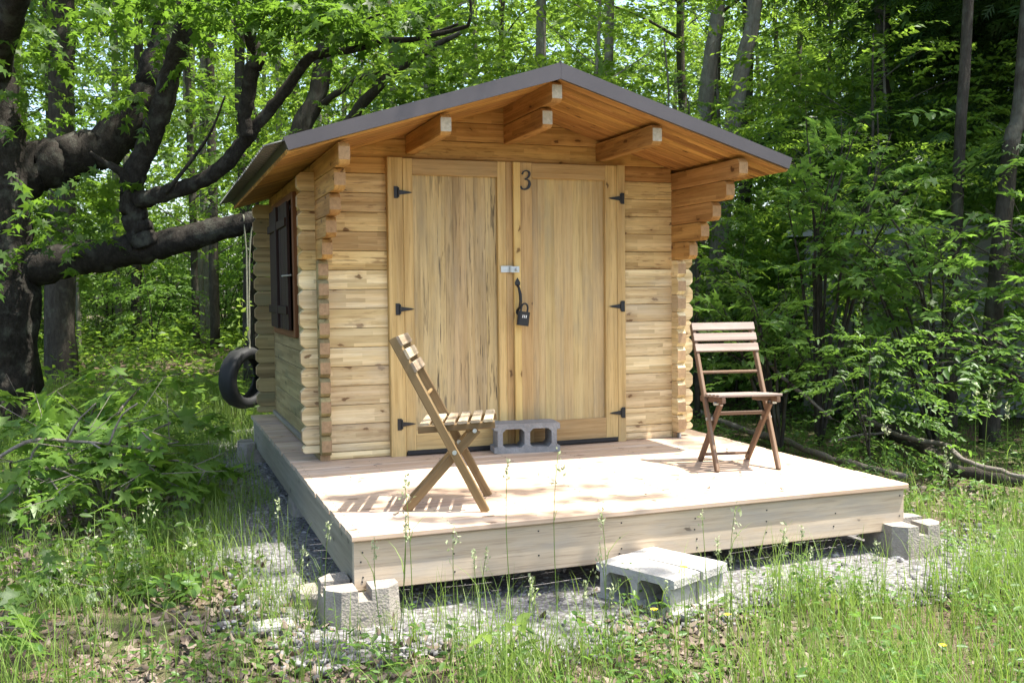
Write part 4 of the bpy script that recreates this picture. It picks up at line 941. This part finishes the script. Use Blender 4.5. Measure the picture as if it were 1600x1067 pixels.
# ------------------------------------------------------------------ saplings close by: leaves one can pick apart are objects
_leafme = {}
def leaf_obj_mesh(T, m, nm):
    k = (nm, m.name)
    if k not in _leafme: _leafme[k] = fast_mesh(nm, T[0], T[1], m)
    return _leafme[k]
def leafy(root, arrs, T, m, nparts, nm='leaf'):
    """the leaves that show largest become parts of their own, the rest one mass"""
    P, D, N, S = arrs; d = np.linalg.norm(P - np.array(CAM), axis=1) / S
    order = np.argsort(d); near, rest = order[:nparts], order[nparts:]
    Dn = D / np.linalg.norm(D, axis=1, keepdims=True); Nn = N - Dn * (N * Dn).sum(1, keepdims=True); Nn /= np.linalg.norm(Nn, axis=1, keepdims=True); B_ = np.cross(Nn, Dn)
    me = leaf_obj_mesh(T, m, nm)
    for i in near:
        M_ = Matrix(((Dn[i, 0], B_[i, 0], Nn[i, 0], P[i, 0]), (Dn[i, 1], B_[i, 1], Nn[i, 1], P[i, 1]), (Dn[i, 2], B_[i, 2], Nn[i, 2], P[i, 2]), (0, 0, 0, 1))) @ Matrix.Diagonal((S[i], S[i], S[i], 1))
        link(nm, me, root, M_)
    if len(rest): tag(link('foliage', cloud_mesh('foliage', (P[rest], D[rest], N[rest], S[rest]), T, m), root), kind='stuff')
def sapling(name, label, cat, foot, tips, T, m, mstem, nparts, seed, per=9, L=.38, size=.11, along=5, sp=.16, dr=.45, fl=.28, r0=.014, group=None):
    """stems arch from the foot to each tip; twigs of leaves along the outer half"""
    g = np.random.default_rng(seed); root = thing(name, label, cat, tuple(foot), group); b = MB(); C = []; O = []
    foot = Vector(foot); rr = random.Random(seed)
    for ti, tp in enumerate(tips):
        tp = Vector(tp); mid = foot.lerp(tp, .5) + Vector((rr.uniform(-.08, .08), rr.uniform(-.08, .08), .18 * (tp - foot).length)); pp, ww = smooth_path([foot + Vector((0, 0, -.06)), mid, tp], [r0, r0 * .6, r0 * .18], 6, .5, seed + ti); b.tube(pp, ww, 6, .05)
        for k in range(along):
            f = .42 + .58 * (k + rr.random() * .8) / along; q = pp[min(len(pp) - 1, int(f * (len(pp) - 1) + .5))]
            a = rr.uniform(0, 6.28); dd = (pp[-1] - pp[-4]).normalized()
            C.append(q + Vector((g.normal(0, sp * .3), g.normal(0, sp * .3), g.normal(0, sp * .2)))); O.append(Vector((math.cos(a), math.sin(a), rr.uniform(-.1, .35))) + dd * .8)
            b.tube([q, q + (Vector(O[-1]).normalized()) * L], [.004, .0015], 4)
    b.build('stems', mstem, root, True)
    leafy(root, sprays(np.array([tuple(c) for c in C]), np.array([tuple(o) for o in O]), per, L, size, g, fl, dr), T, m, nparts)
    return root
def fan(c, n_, sx, sy, z0, z1, seed):
    rr = random.Random(seed); return [(c[0] + rr.uniform(-sx, sx), c[1] + rr.uniform(-sy, sy), c[2] + rr.uniform(z0, z1)) for _ in range(n_)]
f0 = on(165, 790, -.37); f0 = Vector((f0.x, f0.y, gz(f0.x, f0.y)))
sapling('maple_sapling', 'low maple sapling with broad star shaped leaves left of the deck', 'sapling', f0, [at(u, v, d) for u, v, d in ((240, 590, 7.0), (150, 630, 6.6), (60, 665, 6.3), (200, 660, 6.1), (280, 690, 6.4), (320, 735, 6.2), (110, 700, 5.9), (250, 740, 5.9), (30, 630, 7.0), (300, 650, 7.2))], T_MAP, L_NEAR, TWIG, 290, 31, 9, .38, .135, 5, dr=.5, r0=.016)
f1 = on(60, 800, -.37)
sapling('bush', 'bush with rounded light green leaves below the maple sapling at the left edge', 'shrub', (f1.x, f1.y, gz(f1.x, f1.y)), [at(u, v, d) for u, v, d in ((20, 720, 5.9), (70, 735, 5.8), (130, 750, 5.7), (30, 770, 5.6), (100, 780, 5.6))], T_OVA, L_NEAR, TWIG, 120, 32, 7, .28, .10, 4)
f2 = on(-30, 1020, -.37)
sapling('maple_seedling', 'single bright maple seedling at the lower left corner', 'seedling', (f2.x, f2.y, gz(f2.x, f2.y)), [at(u, v, d) for u, v, d in ((18, 965, 3.75), (5, 985, 3.7), (25, 1000, 3.72), (-10, 960, 3.8))], T_MAP, L_SAP, TWIG, 30, 33, 4, .12, .085, 2, r0=.005)
f3 = on(95, 900, -.37)
sapling('maple_seedling', 'dim maple seedling among the dead leaves above the corner seedling', 'seedling', (f3.x, f3.y, gz(f3.x, f3.y)), [at(u, v, d) for u, v, d in ((60, 905, 4.6), (95, 895, 4.7), (120, 915, 4.5))], T_MAP, L_MAP, TWIG, 30, 34, 5, .13, .08, 2, r0=.004)
f4 = on(265, 930, -.37)
sapling('leafy_weed', 'dark leafy weed among the dead leaves left of the pier block', 'weed', (f4.x, f4.y, gz(f4.x, f4.y)), [at(u, v, d) for u, v, d in ((235, 905, 4.7), (270, 900, 4.7), (250, 925, 4.6), (290, 925, 4.6))], T_OVA, L_WEED, L_WEED, 50, 35, 6, .14, .075, 3, r0=.004)
f5 = on(815, 1050, -.39)
sapling('pale_seedling', 'pale yellow green broad leaved seedling in front of the gravel', 'seedling', (f5.x, f5.y, gz(f5.x, f5.y)), [at(u, v, d) for u, v, d in ((822, 965, 3.5), (812, 985, 3.5), (840, 1010, 3.45), (790, 1015, 3.5), (775, 1000, 3.5))], T_OVA, L_PALE, L_WEED, 30, 36, 3, .06, .075, 1, dr=.3, r0=.003)
# right hand saplings
def rsap(label, foot, tips, nparts, seed, size=.098, m=L_SAP, per=12, along=6, L=.45):
    sapling('broadleaf_sapling', label, 'sapling', (foot[0], foot[1], gz(*foot)), [at(*t) for t in tips], T_OVA, m, BARK_D, nparts, seed, per, L, size, along, .2, .4, .3, .02)
rsap('tall sapling with bright drooping leaves right of the roof corner', (4.9, 3.3), [(1260, 200, 8.6), (1320, 220, 8.5), (1380, 240, 8.3), (1300, 270, 8.3), (1250, 260, 8.8), (1360, 300, 8.2), (1420, 290, 8.3), (1290, 330, 8.4), (1340, 200, 8.9), (1230, 320, 8.6)], 260, 41)
rsap('leafy sapling with sunlit leaves in front of the conifers at mid right', (5.6, 2.6), [(1380, 320, 8.1), (1440, 350, 8.0), (1330, 360, 8.2), (1410, 400, 7.8), (1470, 390, 8.1), (1350, 420, 8.0), (1300, 390, 8.3), (1440, 440, 7.9)], 240, 42)
rsap('low sapling just behind the right hand chair', (4.2, 2.9), [(1130, 480, 8.5), (1180, 500, 8.2), (1210, 540, 8.1), (1120, 540, 8.6), (1240, 490, 8.3), (1170, 450, 8.6), (1260, 560, 8.0), (1140, 400, 8.8)], 160, 43)
rsap('spreading sapling at the right edge under the leaning trunk', (7.0, 2.0), [(1500, 370, 8.6), (1560, 380, 8.4), (1600, 350, 8.3), (1540, 330, 8.7), (1590, 430, 8.2), (1520, 440, 8.5), (1610, 300, 8.4)], 160, 44)
rsap('low dense bush of small bluish leaves at the right edge', (6.3, 1.6), [(1430, 540, 7.9), (1480, 560, 7.8), (1530, 540, 7.8), (1580, 560, 7.6), (1510, 590, 7.6), (1450, 600, 7.7), (1560, 620, 7.5), (1600, 520, 7.7), (1470, 510, 8.0), (1400, 560, 8.0)], 120, 45, .085, L_BG2, 12, 7, .4)

# fallen branches and dead twigs
def pole(name, label, path, z, cat='fallen branch', m=TWIG, seed=1, parent=None, wob=.08):
    pts = [on(u, v, z - .0) for u, v, r in path]; rad = [r * ((p - CAM).dot(_fwd)) / FPX for p, (u, v, r) in zip(pts, path)]
    pp, ww = smooth_path(pts, rad, 4, .35, seed); b = MB(); b.tube(pp, ww, 9, wob, True, seed)
    if label:
        root = thing(name, label, cat, tuple(pts[0])); b.build('stem', m, root, True); return root
    b.build('twig', m, parent, True)
pole('fallen_branch', 'long thin grey fallen pole running from the chair to the deck corner', [(1060, 628, 4), (1090, 642, 4.5), (1167, 672, 5), (1217, 686, 5.5), (1274, 708, 5.5), (1331, 724, 5), (1416, 744, 4.5)], -.30)
p_ = pole('fallen_log', 'thick dark fallen log lying under the bushes right of the deck', [(1281, 615, 7), (1324, 640, 9), (1370, 668, 11), (1416, 688, 12), (1477, 728, 11), (1523, 742, 10), (1640, 752, 9)], -.27, 'fallen log', BARK_D, 2)
p_ = pole('fallen_branch', 'forked pale dead branch lying over the dark fallen log', [(1318, 630, 2.2), (1370, 662, 3.2), (1416, 684, 3.5), (1473, 694, 3.8), (1505, 718, 4), (1552, 733, 4), (1600, 745, 4)], -.16, m=TWIG, seed=3)
pole('twig', None, [(1270, 648, 1.2), (1300, 642, 1.6), (1325, 634, 2)], -.18, m=TWIG, seed=4, parent=p_); pole('twig', None, [(1296, 690, 1.2), (1340, 680, 1.8), (1392, 676, 2.2)], -.18, m=TWIG, seed=5, parent=p_)
def air_branch(label, path, rad, d0, d1, seed, m=TWIG):
    pts = [at(u, v, d0 + (d1 - d0) * i / (len(path) - 1)) for i, (u, v) in enumerate(path)]; root = thing('dead_branch', label, 'dead branch', tuple(pts[-1])); pp, ww = smooth_path(pts, [r * d0 / FPX for r in rad], 4, .4, seed); MB().tube(pp, ww, 7, .08).build('stem', m, root, True); return root
air_branch('thin bare grey branch slanting down behind the right hand chair', [(1174, 542), (1213, 580), (1245, 608), (1270, 628), (1300, 655)], [2.2, 3, 3, 2.6, 2], 8.4, 8.2, 6)
r_ = air_branch('bare grey dead twigs reaching through the maple sapling leaves', [(-20, 728), (40, 690), (100, 688), (170, 694), (215, 700), (255, 708)], [3.5, 3, 2.6, 2.2, 1.8, 1.2], 5.9, 6.1, 7)
for pa, s_ in (([(138, 690), (180, 715), (200, 745), (240, 745), (280, 760)], 8), ([(105, 688), (120, 660), (150, 630)], 9), ([(60, 690), (48, 720), (42, 775)], 10), ([(215, 700), (235, 690), (222, 675)], 11), ([(170, 694), (190, 650), (215, 630)], 12)):
    pp, ww = smooth_path([at(u, v, 5.95) for u, v in pa], [.008, .006, .0045, .004, .003][:len(pa)], 4, .4, s_); MB().tube(pp, ww, 6).build('twig', TWIG, r_, True)

# pale shed and a blue tarpaulin half hidden in the bushes at the right
sc0 = at(1500, 490, 11.6); SHED = flat('weathered_shed_board', (0.32, 0.33, 0.32), .8, 0, .3, 5); SHEDR = flat('shed_roof', (0.34, 0.36, 0.37), .6, 0, .25, 5); TARP = flat('blue_tarpaulin', (0.02, 0.06, 0.30), .5, 0, .3, 4)
sg_ = gz(sc0.x, sc0.y); shed = thing('storage_shed', 'grey board shed half hidden behind the bushes at the right', 'shed', (sc0.x, sc0.y, sg_)); Ms = Matrix.Translation((sc0.x, sc0.y, sg_)) @ Matrix.Rotation(R(-38), 4, 'Z')
for k in range(16):
    x = -1.7 + k * .2125; bar('wall_board', Ms @ Vector((x + .1, -1.1, 0)), Ms @ Vector((x + .1, -1.1, 1.95)), .2, .02, Ms.to_3x3() @ Vector((1, 0, 0)), SHED, shed, .003)
for k in range(10):
    y = -1.07 + k * .2125; bar('wall_board', Ms @ Vector((-1.71, y + .1, 0)), Ms @ Vector((-1.71, y + .1, 1.95)), .2, .02, Ms.to_3x3() @ Vector((0, 1, 0)), SHED, shed, .003)
b = MB(); b.box((0, 0, 0), (3.8, 2.7, .06), Matrix.Rotation(R(5), 3, 'X')); b.build('roof', SHEDR, shed, mw=Ms @ Matrix.Translation((0, 0, 2.1)))
b = MB(); b.box((0, 0, 1.0), (3.36, 2.1, 1.9)); b.build('wall', SHED, shed, mw=Ms @ Matrix.Translation((0, .02, 0)))
tc_ = at(1352, 594, 11.5); tg = gz(tc_.x, tc_.y); tp = thing('tarpaulin', 'crumpled blue tarpaulin lying on the ground behind the bushes', 'tarpaulin', (tc_.x, tc_.y, tg)); b = MB(); nn = 14; rr = random.Random(3)
for j in range(nn):
    for i in range(nn):
        u, v = i / (nn - 1) * 2 - 1, j / (nn - 1) * 2 - 1; q = max(0, 1 - u * u) * max(0, 1 - v * v); b.v.append((tc_.x + u * .5, tc_.y + v * .4, tg + .01 + q * (.34 + .12 * math.sin(u * 5 + v * 3)) + rr.uniform(0, .04)))
b.f = [(j * nn + i, j * nn + i + 1, (j + 1) * nn + i + 1, (j + 1) * nn + i) for j in range(nn - 1) for i in range(nn - 1)]; b.build('sheet', TARP, tp)

# ------------------------------------------------------------------ ground cover: dead leaves, grass, weeds, forest floor plants
g = np.random.default_rng(77)
def inside_deck(x, y): return (x > -.05) & (x < 3.0) & (y > -.04) & (y < 4.6)
def pnoise(x, y, s_, k):
    return (np.sin(x * s_ * 1.0 + k) * np.sin(y * s_ * 1.3 + 2 * k) + np.sin(x * s_ * 2.3 - y * s_ * 1.1 + 3 * k) * .6 + np.sin(x * s_ * 4.1 + y * s_ * 3.7 + k) * .4) / 2
# dead leaves
def litter(n_, x0, x1, y0, y1, dens):
    x, y = g.uniform(x0, x1, n_), g.uniform(y0, y1, n_); k = (g.random(n_) < dens(x, y)) & ~inside_deck(x, y); return x[k], y[k]
lx, ly = [np.concatenate(a) for a in zip(litter(30000, -4.5, 1.6, -2.0, 4.0, lambda x, y: np.clip(.75 + pnoise(x, y, 1.4, 1) - 1.6 * np.clip(gravel_edge(x, y), 0, 1), 0, 1)), litter(16000, .5, 6, -2.2, 1.5, lambda x, y: np.clip(.38 + .6 * pnoise(x, y, 1.7, 2) - 1.4 * np.clip(gravel_edge(x, y), 0, 1), 0, 1)), litter(9000, -8, 12, 4, 16, lambda x, y: .8 + 0 * x))]
n = len(lx); P = np.stack([lx, ly, gh(lx, ly) + .006 + .03 * g.random(n) ** 2], -1); D = g.normal(0, 1, (n, 3)) * np.array([1, 1, .3]); N = g.normal(0, .38, (n, 3)) + np.array([0, 0, 1.0])
T_DEAD = (T_OVA[0] * np.array([1, 1.25, -2.6]), T_OVA[1])
tag(link('leaf_litter', cloud_mesh('leaf_litter', (P, D, N, g.uniform(.022, .062, n)), T_DEAD, L_DEAD)), 'brown dead leaves strewn over the ground left of and before the deck', 'dead leaves', kind='stuff')
# grass
def blades(x, y, h, w, bend):
    n = len(x); a = g.uniform(0, 6.28, n); d = np.stack([np.cos(a), np.sin(a)], -1); p = np.stack([-d[:, 1], d[:, 0]], -1)
    b0 = g.uniform(0, 6.28, n); z0 = gh(x, y) - .01; ts = np.array([0, .35, .7, 1.0]); V = np.zeros((n, 8, 3))
    for i, t in enumerate(ts):
        off = bend * h * t ** 2; cx, cy = x + d[:, 0] * off, y + d[:, 1] * off; cz = z0 + h * (t - .35 * bend * t * t); ww = w * (1 - .92 * t ** 1.6) / 2
        V[:, 2 * i] = np.stack([cx - p[:, 0] * ww, cy - p[:, 1] * ww, cz], -1); V[:, 2 * i + 1] = np.stack([cx + p[:, 0] * ww, cy + p[:, 1] * ww, cz], -1)
    F = np.array([(0, 1, 3, 2), (2, 3, 5, 4), (4, 5, 7, 6)])[None] + (np.arange(n) * 8)[:, None, None]
    return V.reshape(-1, 3), F.reshape(-1, 4)
def field(n_, x0, x1, y0, y1, dens, hlo, hhi, w0=.0026, w1=.006):
    x, y = g.uniform(x0, x1, n_), g.uniform(y0, y1, n_); k = (g.random(n_) < dens(x, y)) & ~inside_deck(x, y); x, y = x[k], y[k]; n = len(x)
    return x, y, g.uniform(hlo, hhi, n) * (.7 + .5 * np.clip(pnoise(x, y, 2.1, 4) + .5, 0, 1)), g.uniform(w0, w1, n), g.beta(2, 2.5, n) * .95
gr = lambda x, y: np.clip(gravel_edge(x, y), -1, 1)
flds = [field(42000, .2, 6.5, -2.6, -.25, lambda x, y: np.clip(.50 + .55 * pnoise(x, y, 2.2, 1) + .12 * (x - 2) - 2.6 * np.clip(gr(x, y) - .02, 0, 1), 0.0, 1), .12, .42),
        field(9000, -2.5, .6, -2.2, .2, lambda x, y: np.clip(.28 + .9 * pnoise(x, y, 2.6, 5) - 2.4 * np.clip(gr(x, y), 0, 1), .03, 1), .12, .40),
        field(34000, 3.0, 9.5, -1.6, 4.2, lambda x, y: np.clip(.75 + .4 * pnoise(x, y, 1.8, 3) - 2.2 * np.clip(gr(x, y) - .05, 0, 1) - .10 * np.clip(y - 1.5, 0, 5), 0, 1) * (y < .7), .14, .42),
        field(16000, 3.0, 9.5, .6, 5.0, lambda x, y: np.clip(.6 + .5 * pnoise(x, y, 1.8, 3) - .12 * np.clip(y - 1.5, 0, 5), 0, 1), .06, .18),
        field(36000, -4.2, .1, .1, 5.2, lambda x, y: np.clip(.22 + 1.1 * pnoise(x, y, 2.0, 7) + .35 * np.exp(-((x + .55) / .35) ** 2) - 1.8 * np.clip(gr(x, y) - .2, 0, 1), .02, 1), .12, .38),
        field(26000, -5.5, .6, 4.8, 11.0, lambda x, y: np.clip(.8 + .4 * pnoise(x, y, 1.4, 2), 0, 1), .15, .40, .004, .008),
        field(2600, -.5, 3.6, -.6, -.02, lambda x, y: np.clip(.2 + .8 * pnoise(x, y, 3.1, 2), 0, 1), .1, .32), field(1100, -.5, .0, -.4, 5, lambda x, y: .6 + 0 * x, .1, .3)]
x, y, h, w, bd = (np.concatenate([f[i] for f in flds]) for i in range(5))
nb = ~((x > .9) & (x < 1.85) & (y > -1.15) & (y < -.05) & (g.random(len(x)) < .6)); x, y, h, w, bd = x[nb], y[nb], h[nb], w[nb], bd[nb]
V, F = blades(x, y, h, w, bd)
tag(link('grass', fast_mesh('grass', V, F, L_GRS)), 'tall loose green grass growing around the deck', 'grass', kind='stuff')
# low weeds
def weeds(n_, x0, x1, y0, y1, dens, hmax, size, m, name, label, T=T_OVA):
    x, y = g.uniform(x0, x1, n_), g.uniform(y0, y1, n_); k = (g.random(n_) < dens(x, y)) & ~inside_deck(x, y); x, y = x[k], y[k]; n = len(x); r = 7
    X_ = np.repeat(x, r) + g.normal(0, size * .7, n * r); Y_ = np.repeat(y, r) + g.normal(0, size * .7, n * r); H_ = np.repeat(g.random(n) ** 1.5 * hmax, r) * g.uniform(.3, 1.1, n * r) + .02
    ok = ~inside_deck(X_, Y_); X_, Y_, H_ = X_[ok], Y_[ok], H_[ok]; n2 = len(X_)
    P = np.stack([X_, Y_, gh(X_, Y_) + H_], -1); D = g.normal(0, 1, (n2, 3)) * np.array([1, 1, .35]); N = g.normal(0, .4, (n2, 3)) + np.array([0, 0, 1.0])
    tag(link(name, cloud_mesh(name, (P, D, N, size * g.uniform(.6, 1.3, n2)), T, m)), label, 'weeds' if 'weed' in name else 'undergrowth', kind='stuff')
weeds(5200, -2.2, 6.5, -2.4, -.2, lambda x, y: np.clip(.35 + .7 * pnoise(x, y, 2.9, 6) - 2.2 * np.clip(gr(x, y) - .05, 0, 1), .0, 1), .22, .036, L_WEED, 'low_weeds', 'small leafy weeds mixed into the grass before the deck')
weeds(8000, 3.0, 11, -.8, 7, lambda x, y: np.clip(.45 + .5 * pnoise(x, y, 1.9, 8), 0, 1), .18, .05, L_WEED, 'leafy_weeds', 'leafy weeds along the edge of the wood right of the deck')
weeds(7000, -6.5, -.35, -.2, 8, lambda x, y: np.clip(.25 + .8 * pnoise(x, y, 1.7, 9) + .12 * (y - 1), 0, 1) * (gr(x, y) < .1), .26, .06, L_MAP, 'shade_weeds', 'low green weeds in the shade left of the deck')
weeds(16000, -16, 26, 6.5, 30, lambda x, y: .9 + 0 * x, .7, .13, L_BG1, 'forest_undergrowth', 'low green plants covering the floor of the wood', T_DIA)

# tall flowering grass stalks, each a thing of its own
def stalk(u, v, d, label, lean=.05, big=1.0):
    t = at(u, v, d); a = rnd.uniform(0, 6.28); L = max(.2, t.z + .39); bx, by = t.x + math.cos(a) * lean * L, t.y + math.sin(a) * lean * L
    if -.06 < bx < 3.0 and -.05 < by: by = -.06
    root = thing('flowering_grass_stalk', label, 'grass stalk', (bx, by, gz(bx, by)), 'flowering grass stalks around the deck')
    b0 = Vector((bx, by, gz(bx, by) - .02)); mid = b0.lerp(t, .6) + Vector((rnd.uniform(-.015, .015), rnd.uniform(-.015, .015), .02)); pp, ww = smooth_path([b0, mid, t], [.0021, .0016, .0010], 4); MB().tube(pp, ww, 5).build('stem', L_GRS, root, True)
    gg = np.random.default_rng(int(u * 7 + v)); n_ = 26; f = gg.random(n_); P = np.array(t)[None] + np.stack([gg.normal(0, .0055, n_) * big, gg.normal(0, .0055, n_) * big, (f - .85) * .085 * big], -1)
    if big > 1.15: P[:9] += np.array([.018, .006, -.035]); P[9:15] += np.array([-.02, -.008, -.06])
    D = gg.normal(0, .5, (n_, 3)) + np.array([0, 0, .7]); N = gg.normal(0, 1, (n_, 3)); tag(link('seed_head', cloud_mesh('seed_head', (P, D, N, gg.uniform(.010, .019, n_) * big), T_DIA, SEED), root), kind='stuff')
    if rnd.random() < .7:
        q = pp[len(pp) // 2]; V, F = blades(np.array([q.x]), np.array([q.y]), np.array([.16]), np.array([.005]), np.array([.8])); V[:, 2] += q.z - V[:, 2].min(); link('blade', fast_mesh('blade', V, F, L_GRS), root)
special = [(233, 772, 5.0, 'pale flowering grass stalk standing before the maple sapling', 1.3), (298, 828, 4.6, 'fluffy pale grass flower left of the gravel strip', 1.5), (137, 832, 4.7, 'spreading pale grass flower over the dead leaves at the left', 1.5),
           (434, 786, 4.5, 'flowering grass stalk beside the left side of the deck', 1.0), (513, 820, 3.9, 'grass stalk standing before the near left deck corner', 1.0), (872, 706, 4.1, 'tall grass stalk rising in front of the block on the deck', 1.2),
           (793, 722, 4.1, 'tall grass stalk rising left of the block on the deck', 1.1), (632, 748, 4.0, 'grass stalk in front of the tan chair', 1.2), (1150, 790, 4.1, 'grass stalk in front of the middle of the rim board', 1.3), (940, 800, 3.9, 'thin grass stalk before the pale step blocks', 1.0),
           (1527, 600, 5.6, 'tall grass stalk near the right edge before the dark bushes, left of its neighbour', 1.3), (1547, 604, 5.6, 'tall grass stalk near the right edge before the dark bushes, right of its neighbour', 1.2), (1574, 634, 5.4, 'shorter grass stalk at the right edge of the photo', 1.0), (1382, 650, 6.0, 'pale grass flower against the fallen log', 1.3)]
for u, v, d, lab, bg_ in special: stalk(u, v, d, lab, big=bg_)
for k in range(46):
    u = rnd.choice([rnd.uniform(560, 1400), rnd.uniform(60, 520), rnd.uniform(700, 1590)]); v = rnd.uniform(800, 930) if u < 1400 else rnd.uniform(680, 880); d = rnd.uniform(3.5, 4.15) if u < 1400 else rnd.uniform(4.2, 5.6)
    if u < 500: d = rnd.uniform(3.8, 4.8)
    stalk(u, v, d, 'slim green grass stalk with a small pale seed head beside the deck', .08, rnd.uniform(.75, 1.2))
# yellow flowers
for u, v, d, lab in ((1069, 886, 3.75, 'yellow flower above the right hand step block'), (1022, 952, 3.6, 'yellow flower in front of the left hand step block'), (1137, 960, 3.7, 'small yellow flower right of the step blocks'), (1473, 1008, 3.5, 'small yellow flower in the grass at the lower right')):
    t = at(u, v, d); root = thing('yellow_flower', lab, 'flower', (t.x, t.y, gz(t.x, t.y))); pp, ww = smooth_path([Vector((t.x + .02, t.y, gz(t.x, t.y))), t.lerp(Vector((t.x, t.y, gz(t.x, t.y))), .4), t], [.002, .0017, .0015], 3); MB().tube(pp, ww, 5).build('stem', L_GRS, root, True)
    b = MB()
    for k in range(9):
        a = 2 * math.pi * k / 9; dx, dy = math.cos(a), math.sin(a); b.add([t, t + Vector((dx * .009 - dy * .004, dy * .009 + dx * .004, .004)), t + Vector((dx * .016, dy * .016, .002)), t + Vector((dx * .009 + dy * .004, dy * .009 - dx * .004, .004))], [(0, 1, 2, 3)])
    b.build('petals', PETAL, root)
# twigs and crumbs fallen on the deck
for k in range(16):
    x, y = rnd.uniform(.2, 2.7), rnd.uniform(.1, 1.75); a = rnd.uniform(0, 3.14); L = rnd.uniform(.02, .07); d = Vector((math.cos(a), math.sin(a), 0)) * L
    b = MB(); b.tube([Vector((x, y, .004)), Vector((x, y, .006)) + d * .5 + Vector((-d.y, d.x, 0)) * .15, Vector((x, y, .004)) + d], [.002, .0022, .001], 5); tag(b.build('twig', TWIG), 'tiny dry twig fallen on the pale deck boards', 'twig', 'twigs on the deck')

_dl = fast_mesh('dead_leaf', T_DEAD[0], T_DEAD[1], L_DEAD)
for k in range(15):
    x, y = rnd.uniform(.1, 2.8), rnd.uniform(.06, 1.8); sc_ = rnd.uniform(.022, .042)
    tag(link('dead_leaf', _dl, None, Matrix.Translation((x, y, .004 + sc_ * .32)) @ Matrix.Rotation(rnd.uniform(0, 6.28), 4, 'Z') @ Matrix.Rotation(rnd.uniform(-.2, .2), 4, 'X') @ Matrix.Scale(sc_, 4)), 'small curled dry leaf lying on the pale deck boards', 'dead leaf', 'dry leaves on the deck')
